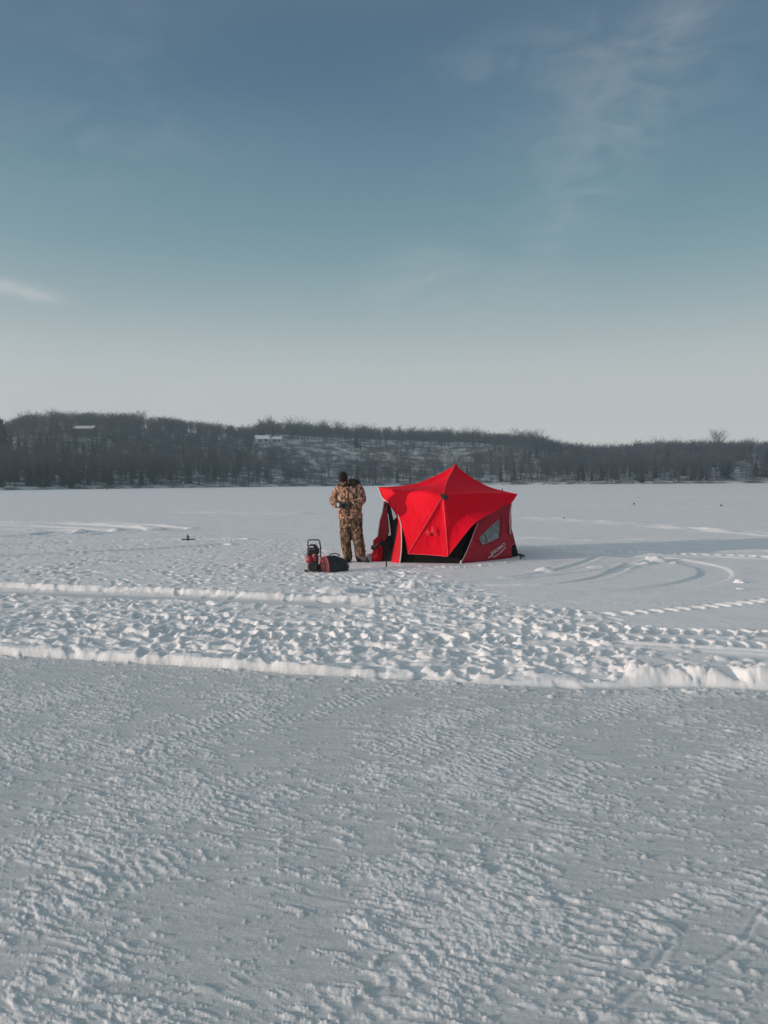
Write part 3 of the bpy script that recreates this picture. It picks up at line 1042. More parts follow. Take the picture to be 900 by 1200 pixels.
for k in range(520):                                 # the wood along the crest is closed
    px = rt.uniform(300, 640); u = rt.uniform(.80, 1.12); d = float(fi(px, SHORE)) + u * CW
    if px < 334 and d < HS[308] + 8: continue
    x, y = at_bearing(px, d); z = hz(px, d) - .2
    bitems.append((rt.choice(bareA), x, y, z, rt.uniform(4.2, 6.2), rt.uniform(1.0, 1.6), rt.uniform(0, 6.28)))
for k in range(110):                                 # clumps of bushes on the open slope
    px0 = rt.uniform(335, 590); u0 = rt.uniform(.08, .72)
    for q in range(rt.randint(3, 9)):
        px = px0 + rt.gauss(0, 3.0); u = min(.76, max(.04, u0 + rt.gauss(0, .035))); d = float(fi(px, SHORE)) + u * CW
        x, y = at_bearing(px, d); z = hz(px, d) - .1
        if proj((x, y, z))[1] < (536 if px < 410 else 529): continue
        uitems.append((rt.choice(bushA), x, y, z, rt.uniform(1.6, 3.8), rt.uniform(.8, 1.4), rt.uniform(0, 6)))
for k in range(540):                                 # brush along the water's edge
    px = rt.uniform(-560, 1480); d = float(fi(px, SHORE)) + rt.uniform(3.5, 12)
    if 340 < px < 600 and rt.random() < .4: continue
    x, y = at_bearing(px, d)
    uitems.append((rt.choice(bushA), x, y, hz(px, d) - .1, rt.uniform(1.0, 2.8), rt.uniform(.9, 1.6), rt.uniform(0, 6)))
tag(mass('bare_woodland', bitems, [m_bark, m_twig]), 'leafless grey brown woodland covering the far hillside', 'woodland', kind='stuff')
tag(mass('evergreen_woodland', citems, [m_bark, m_needle]), 'dark evergreens scattered through the far hillside woodland', 'woodland', kind='stuff')
tag(mass('shoreline_brush', uitems, [m_bark, m_twig]), 'low leafless brush on the snowy slope and along the far shore', 'brush', kind='stuff')

# trees one can tell apart
def mesh_of(mb, name, h, ws):
    q = MB(); q.v = [(p[0] * h * ws, p[1] * h * ws, p[2] * h) for p in mb.v]; q.f = mb.f
    return q.mesh(name)


def lone_tree(src, h, ws, loc, label, turn, needle=False, group=None):
    o = thing('evergreen_tree' if needle else 'bare_tree', label, 'tree', loc, group)
    o.rotation_euler.z = turn
    link_mesh('trunk', mesh_of(src[0], 'trunk', h, ws), m_bark, o)
    link_mesh('crown', mesh_of(src[1], 'crown', h, ws), m_needle if needle else m_twig, o, False)
    return o


def plant(src, px, dd, toppy, ws, label, turn=0.0, needle=False, group=None):
    d = float(fi(px, SHORE)) + dd
    x, y = at_bearing(px, d); z = hz(px, d) - .15
    bx, by = proj((x, y, z))
    h = (by - toppy) * d / 950.0
    return lone_tree(src, h, ws, (x, y, z), label, turn, needle, group)


big = bare_tree(301, 0.46, 46, 14, 0.30)
plant(big, 842, 176, 511, 1.25, 'broad round leafless tree standing above the skyline at far right', .4)
plant(bare_tree(302, .30, 34, 12, .4), 812, 178, 517, 1.0, 'thin leafless tree poking above the right-hand skyline left of the broad round tree', 1.2)
plant(bare_tree(303, .42, 40, 12, .35), 318, 178, 496, 1.1, 'leafless tree rising over the skyline behind the pale hilltop house', 2.0)
plant(bare_tree(304, .40, 40, 12, .35), 168, 172, 485, 1.1, 'tallest leafless treetop on the left hill skyline', .3)
plant(bare_tree(305, .44, 40, 12, .35), 62, 170, 484, 1.2, 'wide leafless tree crowning the left hill above the shaded evergreens', .9)
plant(bare_tree(306, .40, 40, 12, .35), 110, 172, 486, 1.1, 'leafless tree on the left skyline above the snowy rooftop', 1.9)
plant(conifer(310, .30, 17), 3, 60, 493, 1.15, 'tall dark evergreen cut off by the left edge of the view', 0, True)
plant(conifer(311, .30, 17), 899, 30, 528, 1.2, 'dark bushy evergreen by the snow bank at the right edge', 0, True)
plant(conifer(312, .28, 17), 886, 36, 541, 1.2, 'smaller dark evergreen left of the bushy one at the right edge', 1, True)
shore_src = bare[:3] + [bare_tree(330, .22, 26, 8, .4)]
protos = []
for k in range(64):
    px = 6 + 888 * (k + rt.uniform(.1, .9)) / 64
    if 345 < px < 610 and k % 3: continue
    dd = rt.uniform(5, 16); d = float(fi(px, SHORE)) + dd
    x, y = at_bearing(px, d); z = hz(px, d) - .15
    hh = rt.uniform(6.5, 10.5)
    if len(protos) < 4:
        o = lone_tree(shore_src[len(protos)], 9.0, .95, (x, y, z), 'slender leafless tree in the row along the far shore', rt.uniform(0, 6), False, 'leafless trees along the far shore')
        protos.append(o)
    else:
        o = copy_tree(protos[k % 4]); o.location = (x, y, z); o.rotation_euler.z = rt.uniform(0, 6)
    o.scale = (hh / 9, hh / 9, hh / 9)

# ---- houses on the hill ----------------------------------------------------
m_white = mat_noise('white_siding', (0.36, 0.37, 0.38), (0.46, 0.46, 0.46), 3, .7)
m_roof = mat_noise('snowy_roof', (0.70, 0.72, 0.75), (0.82, 0.83, 0.85), 1.2, .9)
m_dkroof = mat_noise('dark_shingles', (0.05, 0.05, 0.055), (0.09, 0.09, 0.09), 3, .9)
m_pane = mat_noise('dark_glass', (0.02, 0.024, 0.028), (0.05, 0.055, 0.06), 2, .15)


def house(px, d, zpy, wdt, dep, wall_h, roof_h, turn, label, roofm, m_white=m_white):
    x, y = at_bearing(px, d)
    z = CAMH + d * (horizon(px) - zpy) / 950.0
    o = thing('house', label, 'house', (x, y, z)); o.rotation_euler.z = turn
    g = hz(px, d) - z - .5
    q = MB().box((0, 0, (wall_h + g) / 2), (wdt, dep, wall_h - g)); q.build('wall', m_white, o, smooth=False)
    e = .45
    q = MB()
    prof = [(-dep / 2 - e, wall_h - .25), (0, wall_h + roof_h), (dep / 2 + e, wall_h - .25), (dep / 2 + e, wall_h - .05), (0, wall_h + roof_h + .25), (-dep / 2 - e, wall_h - .05)]
    q.rings([[(sx, a, b_) for a, b_ in prof] for sx in (-wdt / 2 - e, wdt / 2 + e)])
    rf = q.build('roof', roofm, o, smooth=False)
    MB().box((wdt * .2, dep * .1, wall_h + roof_h), (.7, .7, 1.5)).build('chimney', m_dkroof, rf, smooth=False)
    for sx in (-1, 1):
        MB().add([(sx * wdt / 2, -dep / 2, wall_h - .2), (sx * wdt / 2, dep / 2, wall_h - .2), (sx * wdt / 2, 0, wall_h + roof_h - .1),
                  (sx * (wdt / 2 - .2), -dep / 2, wall_h - .2), (sx * (wdt / 2 - .2), dep / 2, wall_h - .2), (sx * (wdt / 2 - .2), 0, wall_h + roof_h - .1)],
                 [(0, 1, 2), (3, 5, 4), (0, 3, 4, 1), (1, 4, 5, 2), (2, 5, 3, 0)]).build('gable', m_white, o, smooth=False)
    n = max(2, int(wdt / 3))
    for k in range(n):
        cx = -wdt / 2 + wdt * (k + .5) / n
        fr = MB().box((cx, -dep / 2 - .03, wall_h * .55), (1.3, .1, 1.3)).build('window', m_white, o, smooth=False)
        MB().box((cx, -dep / 2 - .09, wall_h * .55), (1.05, .06, 1.05)).build('pane', m_pane, fr, smooth=False)
    return o


house(308, HS[308], 519.0, 5.2, 5, 1.5, 1.3, R(18), 'pale house with a snowy gable roof on the hilltop left of the snow field', m_roof)
house(325, HS[325], 518.5, 3.6, 3, 1.3, .8, R(10), 'small pale outbuilding just right of the hilltop house', m_roof)
house(102, HS[102], 509.5, 8, 5, 1.2, .8, R(-6), 'low dark-walled house with a long snow covered roof among the trees on the left hill', m_roof, m_bark)

# ---- small marks far out on the ice
def post(px, py, h, rad, mat, label, name, capmat=None):
    g = G(px, py); dd = math.hypot(g.x, g.y)
    o = thing(name, label, name.split('_')[-1], (g.x, g.y, .02))
    MB().tube([(0, 0, -.05), (0, 0, h * .6), (0.02 * h, 0, h)], [rad, rad * .9, rad * .7], 8).build('stem', mat, o)
    MB().ell((0.02 * h, 0, h), (rad * 1.8, rad * 1.8, rad * 1.2), 10, 6).build('cap', capmat or mat, o)
    return o
m_dark = mat_noise('dark_wood', (0.015, 0.014, 0.013), (0.04, 0.036, 0.03), 12, .8)
m_grey = mat_noise('grey_plastic', (0.10, 0.10, 0.105), (0.16, 0.16, 0.165), 12, .5)
post(661, 609.5, .07, .02, m_dark, 'small dark peg beside the white track line right of the red tent', 'ice_peg')
post(743, 592.5, .12, .03, m_dark, 'far dark peg on the ice to the left of the other far peg', 'ice_peg')
post(845, 595, .12, .03, m_dark, 'far dark peg on the ice near the right edge', 'ice_peg')
d0 = 214.0; x0, y0 = at_bearing(126, d0)
o = thing('shoreline_post', 'lone dark post on the ice before the left shore', 'post', (x0, y0, -.2))
MB().tube([(0, 0, -.2), (0, 0, .8), (0.02, 0, 1.5)], [.16, .15, .12], 8).build('stem', m_dark, o)
MB().ell((0.02, 0, 1.5), (.2, .2, .2), 10, 6).build('cap', m_dark, o)
d0 = float(fi(215, SHORE)) + 2.2; x0, y0 = at_bearing(215, d0)
o = thing('shoreline_light_board', 'small white board on a post standing in for a bright light at the foot of the left shore trees', 'sign', (x0, y0, hz(215, d0) - .1))  # white board stands in for a bright spot of light on the shore
MB().tube([(0, 0, -.2), (0, 0, 1.2)], [.05, .05], 6).build('post', m_dark, o)
MB().box((0, -.08, 1.0), (.55, .06, .6), bev=.01).build('board', m_white, o, smooth=False)

# tip-up left of the camp
g = G(221, 633.5, ZG)
tu_ = thing('fishing_tip_up', 'small dark tip-up with a crossbar set on the snow far left of the person', 'fishing rig', (g.x, g.y, ZG))
MB().box((0, 0, .035), (.36, .05, .03), bev=.006).build('crossbar', m_dark, tu_, smooth=False)
MB().box((0, 0, .02), (.05, .2, .03), bev=.006).build('base', m_dark, tu_, smooth=False)
MB().tube([(-.02, 0, .03), (-.025, 0, .17)], [.018, .014], 8).build('upright', m_dark, tu_)
MB().tube([(-.05, 0, .10), (0.02, 0, .10)], [.03, .03], 10).build('spool', m_grey, tu_)

m_snow = mat_noise('packed_snow', (0.74, 0.76, 0.80), (0.85, 0.86, 0.87), 5, .8, .5, bscale=40)
def clod(px, py, r, label, name='snow_block', sq=(1, .8, .8), seed=1):
    g = G(px, py, ZG)
    bm = bmesh.new(); bmesh.ops.create_icosphere(bm, subdivisions=4, radius=1)
    for v in bm.verts:
        n = v.co.copy(); k = 1 + .28 * mnoise.noise(n * 1.4 + Vector((seed, 0, 0))) + .10 * mnoise.noise(n * 4 + Vector((seed, 3, 0))) + .04 * mnoise.noise(n * 10)
        v.co = Vector((n.x * sq[0], n.y * sq[1], n.z * sq[2])) * r * k
        v.co.z += r * sq[2] * .55
    me = bpy.data.meshes.new(name); bm.to_mesh(me); bm.free()
    o = link_mesh(name, me, m_snow); o.location = (g.x, g.y, ZG - .02)
    tag(o, label, 'snow'); return o
clod(433.5, 656.0, .12, 'rounded white snow lump between the boots and the red tent', seed=3)
clod(867, 683, .085, 'lone little snow lump beside a scuff on the smooth snow at right', sq=(1.1, .8, .6), seed=5)
clod(868, 690, .05, 'second smaller snow lump just in front of the lone lump at right', sq=(1.6, .7, .45), seed=8)
# ================================================================== tent
def fabric(name, c1, c2, trans=0.25, rough=0.55, wr=1.0):
    m, nt_, b = new_mat(name)
    tcn = nt_.nodes.new('ShaderNodeTexCoord')
    n = nt_.nodes.new('ShaderNodeTexNoise'); n.inputs['Scale'].default_value = 2.2; n.inputs['Detail'].default_value = 5
    nt_.links.new(tcn.outputs['Object'], n.inputs['Vector'])
    r = nt_.nodes.new('ShaderNodeValToRGB'); r.color_ramp.elements[0].position = .3; r.color_ramp.elements[1].position = .7
    r.color_ramp.elements[0].color = (*c1, 1); r.color_ramp.elements[1].color = (*c2, 1)
    nt_.links.new(n.outputs['Fac'], r.inputs[0]); nt_.links.new(r.outputs[0], b.inputs['Base Color'])
    b.inputs['Roughness'].default_value = rough; b.inputs['Specular IOR Level'].default_value = 0.12
    mp_ = nt_.nodes.new('ShaderNodeMapping'); mp_.inputs['Scale'].default_value = (1, 1, .45)
    nt_.links.new(tcn.outputs['Object'], mp_.inputs[0])
    n2 = nt_.nodes.new('ShaderNodeTexNoise'); n2.inputs['Scale'].default_value = 5.5; n2.inputs['Detail'].default_value = 4; n2.inputs['Distortion'].default_value = .8
    nt_.links.new(mp_.outputs[0], n2.inputs['Vector'])
    bp = nt_.nodes.new('ShaderNodeBump'); bp.inputs['Strength'].default_value = .55 * wr; bp.inputs['Distance'].default_value = .05
    nt_.links.new(n2.outputs['Fac'], bp.inputs['Height']); nt_.links.new(bp.outputs[0], b.inputs['Normal'])
    if trans:
        t = nt_.nodes.new('ShaderNodeBsdfTranslucent'); nt_.links.new(r.outputs[0], t.inputs['Color']); nt_.links.new(bp.outputs[0], t.inputs['Normal'])
        mx = nt_.nodes.new('ShaderNodeMixShader'); mx.inputs[0].default_value = trans
        nt_.links.new(b.outputs[0], mx.inputs[1]); nt_.links.new(t.outputs[0], mx.inputs[2])
        nt_.links.new(mx.outputs[0], nt_.nodes['Material Output'].inputs['Surface'])
    return m


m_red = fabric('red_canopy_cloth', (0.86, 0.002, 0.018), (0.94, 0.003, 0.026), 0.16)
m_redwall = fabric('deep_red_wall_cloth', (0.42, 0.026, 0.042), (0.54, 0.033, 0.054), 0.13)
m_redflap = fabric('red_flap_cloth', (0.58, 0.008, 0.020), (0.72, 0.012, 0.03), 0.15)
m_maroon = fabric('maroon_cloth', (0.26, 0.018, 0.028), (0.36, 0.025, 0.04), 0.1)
m_black = fabric('black_wall_cloth', (0.008, 0.009, 0.008), (0.016, 0.018, 0.016), 0.0, .8)
m_pipe = mat_noise('pale_piping_lit_edge', (0.62, 0.50, 0.50), (0.74, 0.64, 0.63), 20, .6)
m_pink = mat_noise('pink_seam_tape', (0.74, 0.06, 0.08), (0.82, 0.10, 0.12), 20, .6)
m_strap = mat_noise('black_webbing', (0.012, 0.012, 0.012), (0.03, 0.03, 0.03), 60, .7)
m_logo = mat_noise('white_print', (0.66, 0.58, 0.58), (0.74, 0.66, 0.66), 30, .6)
m_emblem = mat_noise('dark_red_print', (0.55, 0.003, 0.014), (0.62, 0.004, 0.018), 30, .6)
m_emblem2 = mat_noise('light_red_print', (0.9, 0.02, 0.04), (0.94, 0.03, 0.055), 30, .6)
m_metal = mat_noise('dull_steel', (0.25, 0.25, 0.26), (0.36, 0.36, 0.37), 30, .4, metal=.8)

m_vinyl, nt_, b = new_mat('mottled_window_vinyl')
tcn = nt_.nodes.new('ShaderNodeTexCoord')
mp_ = nt_.nodes.new('ShaderNodeMapping'); mp_.inputs['Scale'].default_value = (1, 1, .55); mp_.inputs['Rotation'].default_value = (0, R(18), 0)
nt_.links.new(tcn.outputs['Object'], mp_.inputs[0])
n = nt_.nodes.new('ShaderNodeTexNoise'); n.inputs['Scale'].default_value = 13; n.inputs['Detail'].default_value = 4; n.inputs['Distortion'].default_value = 1.5
nt_.links.new(mp_.outputs[0], n.inputs['Vector'])
r_ = nt_.nodes.new('ShaderNodeValToRGB'); r_.color_ramp.elements[0].position = .42; r_.color_ramp.elements[1].position = .66
r_.color_ramp.elements[0].color = (0.055, 0.075, 0.072, 1); r_.color_ramp.elements[1].color = (0.30, 0.34, 0.34, 1)
nt_.links.new(n.outputs['Fac'], r_.inputs[0]); nt_.links.new(r_.outputs[0], b.inputs['Base Color']); b.inputs['Roughness'].default_value = .25

TB = Vector((1.4, 16.7, 0.0))
tent = thing('ice_fishing_tent', 'red hub-style pop-up ice fishing tent with dark red window wall and black lower walls', 'tent', TB)


def samp(pts, n):
    pts = [Vector(p) for p in pts]
    ln = [0]
    for a, b_ in zip(pts[:-1], pts[1:]): ln.append(ln[-1] + (b_ - a).length)
    res = []
    for k in range(n + 1):
        s = ln[-1] * k / n
        for i in range(len(pts) - 1):
            if s <= ln[i + 1] + 1e-9:
                res.append(pts[i].lerp(pts[i + 1], (s - ln[i]) / max(1e-9, ln[i + 1] - ln[i]))); break
    return res


def curve(pts, n=24):
    """smooth curve through 3-D points"""
    P_ = [Vector(p) for p in pts]
    if len(P_) == 2: return samp(P_, n)
    Q = [2 * P_[0] - P_[1]] + P_ + [2 * P_[-1] - P_[-2]]
    res = []
    for i in range(1, len(Q) - 2):
        a, b_, c, d = Q[i - 1:i + 3]
        for k in range(10):
            t = k / 10
            res.append(.5 * ((2 * b_) + (c - a) * t + (2 * a - 5 * b_ + 4 * c - d) * t * t + (3 * b_ - a - 3 * c + d) * t ** 3))
    res.append(P_[-1])
    return samp(res, n)


def coons(mb, top, bot, left, right, n=22, sag=0.0, toward=None, wr=0.012, seed=0.0):
    top = samp(top, n); bot = samp(bot, n); left = samp(left, n); right = samp(right, n)
    ctr = toward
    vs = []
    for i in range(n + 1):
        v = i / n
        for j in range(n + 1):
            u = j / n
            p = (top[j] * (1 - v) + bot[j] * v) + (left[i] * (1 - u) + right[i] * u) - (
                (top[0] * (1 - u) + top[n] * u) * (1 - v) + (bot[0] * (1 - u) + bot[n] * u) * v)
            bub = 16 * u * (1 - u) * v * (1 - v)
            if ctr is not None:
                d = (Vector(ctr) - p).normalized()
                p = p + d * (sag * bub + wr * min(1, bub * 2) * mnoise.noise(Vector((p.x * 5 + seed, p.y * 5, p.z * 3))))
            vs.append(p)
    fs = [(i * (n + 1) + j, i * (n + 1) + j + 1, (i + 1) * (n + 1) + j + 1, (i + 1) * (n + 1) + j) for i in range(n) for j in range(n)]
    mb.add(vs, fs)


CT = Vector((1.4, 16.8, 0.75))
A_ = P(533.5, 545.5, 17.0); Lp = P(442.9, 571.1, 16.5); Rp = P(606.2, 579.3, 16.45); Fh = P(518.9, 581.1, 15.55)
FBL = P(478.2, 648.9, 15.42); FBR = P(524.9, 652.2, 15.24)
BRp = Vector((2.15, 18.2, 1.33)); BLp = Vector((0.35, 18.0, 1.33))
e_AL = curve([A_, P(513, 556.6, 16.9), P(487, 567, 16.75), P(460, 570.6, 16.6), Lp])
e_AR = curve([A_, P(551, 559, 16.9), P(571, 570, 16.75), P(589, 575.4, 16.6), Rp])
e_AF = curve([A_, P(524, 563.5, 16.2), Fh])
e_LF = curve([Lp, P(472, 575, 16.15), P(500, 576.5, 15.75), Fh])
e_FR = curve([Fh, P(545, 579.5, 15.8), P(575, 578, 16.15), Rp])
e_Llow = curve([Lp, P(448.4, 584, 16.4), P(454, 588.5, 16.25), P(460, 596.7, 16.1), P(465.6, 606.7, 15.9), P(470.7, 617, 15.72), P(474.4, 628, 15.58), P(476.7, 639, 15.48), FBL], 30)
e_FL = curve([Fh, FBL]); e_FFR = curve([Fh, P(522.3, 618, 15.42), FBR])
e_BL_BR = curve([FBL, P(500, 650.0, 15.36), FBR])
e_Rlow = curve([Rp, P(599, 589.5, 16.28), P(593, 592, 16.15), P(575, 602, 15.78), P(556.7, 613, 15.48), P(541, 631, 15.32), FBR], 30)
cv = MB()
coons(cv, e_AL, e_AF, [A_] * 2, e_LF, sag=.05, toward=CT)                 # left roof
coons(cv, e_AF, e_AR, [A_] * 2, e_FR, sag=.05, toward=CT, seed=4)
coons(cv, e_LF, e_FL[::-1] and e_Llow, [Lp] * 2, e_FL, sag=.03, toward=CT, seed=8)
coons(cv, e_FL, e_FFR, [Fh] * 2, e_BL_BR, sag=.02, toward=CT, seed=2)
coons(cv, e_FR, e_FFR if False else e_FFR, [Fh] * 2, curve(list(reversed(e_Rlow)))[::-1] if False else e_Rlow, sag=.0, toward=CT) if False else None
coons(cv, e_FR, curve([FBR, P(541, 631, 15.32), P(556.7, 613, 15.48), P(575, 602, 15.78), P(593, 592, 16.15), P(599, 589.5, 16.28), Rp], 30), e_FFR, [Rp] * 2, sag=.05, toward=CT, seed=6)
e_ABR = curve([A_, (1.85, 17.7, 1.52), BRp]); e_ABL = curve([A_, (.95, 17.6, 1.52), BLp])
coons(cv, e_AR, e_ABR, [A_] * 2, curve([Rp, BRp]), sag=.05, toward=CT)
coons(cv, e_ABR, e_ABL, [A_] * 2, curve([BRp, BLp]), sag=.05, toward=CT)
coons(cv, e_ABL, e_AL, [A_] * 2, curve([BLp, Lp]), sag=.05, toward=CT)
canopy = cv.build('canopy', m_red, tent, TB, weld=.002)


def strip(name, pts, rad, mat, par=None, n=6):
    q = MB(); q.tube(pts, rad, n)
    return q.build(name, mat, par or tent, TB)


off = Vector((-.002, -.012, .004))
strip('seam', [p + off for p in e_FL], .006, m_pink, canopy)
strip('seam', [p + off for p in e_FFR], .008, m_pink, canopy)
strip('seam', [p + Vector((0, 0, .004)) for p in e_AF], .006, m_pink, canopy)
strip('piping', e_AL, .009, m_pink, canopy)
strip('piping', e_AR, .008, m_red, canopy)
strip('piping', e_Llow[:9], .012, m_pipe, canopy)
strip('hem', e_Llow[9:], .006, m_red, canopy); strip('hem', e_BL_BR, .008, m_pink, canopy)
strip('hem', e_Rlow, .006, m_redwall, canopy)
# front hub cap and roof hub
q = MB(); nf = (Vector((0, -1, .25))).normalized()
hc = Fh + Vector((0.0, -.03, .0))
rotf = nf.to_track_quat('Z', 'Y').to_matrix()
q.ell(hc, (.05, .04, .03), 14, 8, rotf)
hub = q.build('hub', m_strap, tent, TB)
q = MB()
q.add([hc + Vector((-.07, -.02, .05)), hc + Vector((.09, -.03, .01)), hc + Vector((.11, .0, -.06)), hc + Vector((.01, -.035, -.075)), hc + Vector((.02, -.05, 0))], [(0, 1, 4), (1, 2, 4), (2, 3, 4), (3, 0, 4)])
q.build('hub_patch', m_strap, hub, TB)
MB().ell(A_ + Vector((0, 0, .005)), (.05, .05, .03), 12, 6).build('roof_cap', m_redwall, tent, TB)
pt = P(589, 575.5, 16.6)
strip('pole_tip', [pt + Vector((0, 0, -.02)), pt + Vector((-.01, 0, .05))], .010, m_strap, n=8)

# ---- black inner walls
C0 = P(467, 662.5, 15.62); C1 = P(537, 664, 15.36); C2 = P(599, 657, 16.42); C2b = P(608.5, 655.2, 16.9); B1 = Vector((2.25, 18.35, ZG)); B2 = Vector((.25, 18.15, ZG)); CL = P(436.5, 660, 16.0)
for p in (C0, C1, C2, C2b, CL): p.z = ZG - .06
C0t = P(466, 600, 16.02); C1t = P(552, 602, 15.85); C2t = P(597.5, 585, 16.48)
B1t = Vector((2.1, 18.1, 1.3)); B2t = Vector((.4, 17.95, 1.3)); CLt = P(451, 584.5, 16.45)


def wall(name, a, b_, at_, bt, mat, sag=.05, par=None, n=16, seed=0):
    q = MB(); coons(q, samp([at_, bt], n), samp([a, b_], n), samp([at_, a], n), samp([bt, b_], n), n, sag, CT, .012, seed)
    return q.build(name, mat, par or tent, TB)


fw = wall('front_wall', C0, C1, C0t, C1t, m_black, .02)
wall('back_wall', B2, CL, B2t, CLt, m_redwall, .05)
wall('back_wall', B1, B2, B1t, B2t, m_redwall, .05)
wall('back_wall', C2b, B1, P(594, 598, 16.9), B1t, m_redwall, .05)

# plane of the window wall, a little outside the black one
out_ = (C2 - C1).cross(Vector((0, 0, 1))).normalized()
if out_.y > 0: out_ = -out_
pl_n = (C2 - C1).cross(C1t - C1).normalized()


def on_wall(px, py, lift=.03):
    d = ray(px, py); o = Vector((0, 0, CAMH))
    p0 = C1 + out_ * lift
    t = (p0 - o).dot(pl_n) / d.dot(pl_n)
    return o + d * t


C2t = on_wall(597, 584, -.06); C1u = on_wall(552, 602, -.06)
wall('side_wall', C1 - out_ * .04, C2 - out_ * .04, C1u, C2t, m_black, .06)


def bulge(px, py):
    """the wall is pushed out by its own hub: lift in metres by place on the wall"""
    u = (px - 540) / 59.0; v = (py - 600) / 60.0
    return .02 + .05 * max(0, math.sin(math.pi * min(1, max(0, u)))) * max(0, math.sin(math.pi * min(1, max(0, v * .8 + .1))))


def W(px, py, ex=0.0): return on_wall(px, py, bulge(px, py) + ex)


def px_patch(name, top, bot, mat, par, ex=0.0, n=18, ny=18, thick=0.0):
    """patch on the window wall between an upper and a lower outline"""
    def s2(pts, n):
        r = samp([Vector((a, b_, 0)) for a, b_ in pts], n); return r
    T_, B_ = s2(top, n), s2(bot, n)
    vs, fs = [], []
    for i in range(ny + 1):
        for j in range(n + 1):
            q = T_[j].lerp(B_[j], i / ny); p = W(q.x, q.y, ex)
            if mat in (m_redwall,): p = p + out_ * .010 * mnoise.noise(p * 6)
            if p.z < ZG - .05: p.z = ZG - .05
            vs.append(p)
    for i in range(ny):
        for j in range(n): fs.append((i * (n + 1) + j, i * (n + 1) + j + 1, (i + 1) * (n + 1) + j + 1, (i + 1) * (n + 1) + j))
    return MB().add(vs, fs).build(name, mat, par, TB)


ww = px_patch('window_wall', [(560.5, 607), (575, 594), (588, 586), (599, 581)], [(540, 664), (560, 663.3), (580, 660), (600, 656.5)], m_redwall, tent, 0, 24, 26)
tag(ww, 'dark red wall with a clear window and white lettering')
strip('piping', [W(a, b_, .008) for a, b_ in ((560, 613), (555.5, 624), (551, 636), (546.5, 647), (542.5, 655), (540.5, 659))], .009, m_pipe, ww)
strip('piping', [W(a, b_, .01) for a, b_ in ((540.2, 657), (540.2, 664))], .018, m_pipe, ww)
strip('zip_line', [W(a, b_, .006) for a, b_ in ((593.5, 592.5), (580, 599), (569, 606), (559, 615), (556.5, 624), (558, 636), (563.5, 639.5), (575, 637), (586, 631.5), (588, 620), (588, 604))], .006, m_maroon, ww)
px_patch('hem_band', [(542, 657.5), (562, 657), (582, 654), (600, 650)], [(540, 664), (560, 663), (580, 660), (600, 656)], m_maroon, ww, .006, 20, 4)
wd = px_patch('window', [(562, 630), (573, 619.5), (584.7, 609)], [(565, 638), (576, 634), (584.2, 630)], m_vinyl, ww, .010, 12, 10)
bd = MB()
bo_ = [(562, 630), (567, 625), (573, 619.5), (579, 614), (584.7, 609), (584.6, 616), (584.4, 623), (584.2, 630), (578, 633), (571, 636), (565, 638), (563.5, 634), (562, 630)]
bd.tube([W(a, b_, .014) for a, b_ in bo_], .006, 5)
bd.build('window_border', mat_noise('grey_stitching', (.34, .36, .36), (.5, .5, .5), 40, .6), wd, TB)

# lettering that climbs along the wall
def lettering(word, p0, p1, hgt, par, mat, shear=.25):
    cu = bpy.data.curves.new('t', 'FONT'); cu.body = word; cu.size = 1.0; cu.fill_mode = 'BOTH'; cu.extrude = 0
    cu.offset = .018; cu.resolution_u = 3
    ob = bpy.data.objects.new('t', cu); COL.objects.link(ob)
    me_ = bpy.data.meshes.new_from_object(ob.evaluated_get(bpy.context.evaluated_depsgraph_get()))
    bpy.data.objects.remove(ob)
    xs = [v.co.x for v in me_.vertices]; x0, x1 = min(xs), max(xs)
    ax = Vector((p1[0] - p0[0], p1[1] - p0[1])); up = Vector((ax.y, -ax.x)).normalized()
    if up.y > 0: up = -up
    up = (up + Vector((-shear * .2, -.6))).normalized()
    for v in me_.vertices:
        u = (v.co.x - x0) / (x1 - x0)
        cvx = -1.6 * 4 * u * (1 - u) * -.35
        q = Vector(p0) + ax * u + up * (v.co.y / .72 * hgt) + Vector((shear * v.co.y * hgt, cvx))
        v.co = W(q.x, q.y, .012) - TB
    me_.name = 'lettering'
    return link_mesh('lettering', me_, mat, par, False)


lt = lettering('ESKIMO', (576.0, 650.6), (592.0, 638.6), 3.6, ww, m_logo)
sw = MB()
def swoosh(pts, w0, w1):
    vs = []
    k = len(pts)
    for i, (a, b_) in enumerate(pts):
        w_ = w0 + (w1 - w0) * i / (k - 1)
        vs += [W(a - w_ * .3, b_ - w_, .012), W(a + w_ * .3, b_ + w_, .012)]
    sw.add(vs, [(2 * i, 2 * i + 1, 2 * i + 3, 2 * i + 2) for i in range(k - 1)])
swoosh([(572.3, 653.6), (574, 652.6), (576, 651.5), (578, 650.4)], .55, .4)
swoosh([(577, 653.0), (580, 652.0), (583, 650.2), (586, 647.8), (589, 645), (592.6, 641)], .35, .5)
sw.build('underline', m_logo, ww, TB)

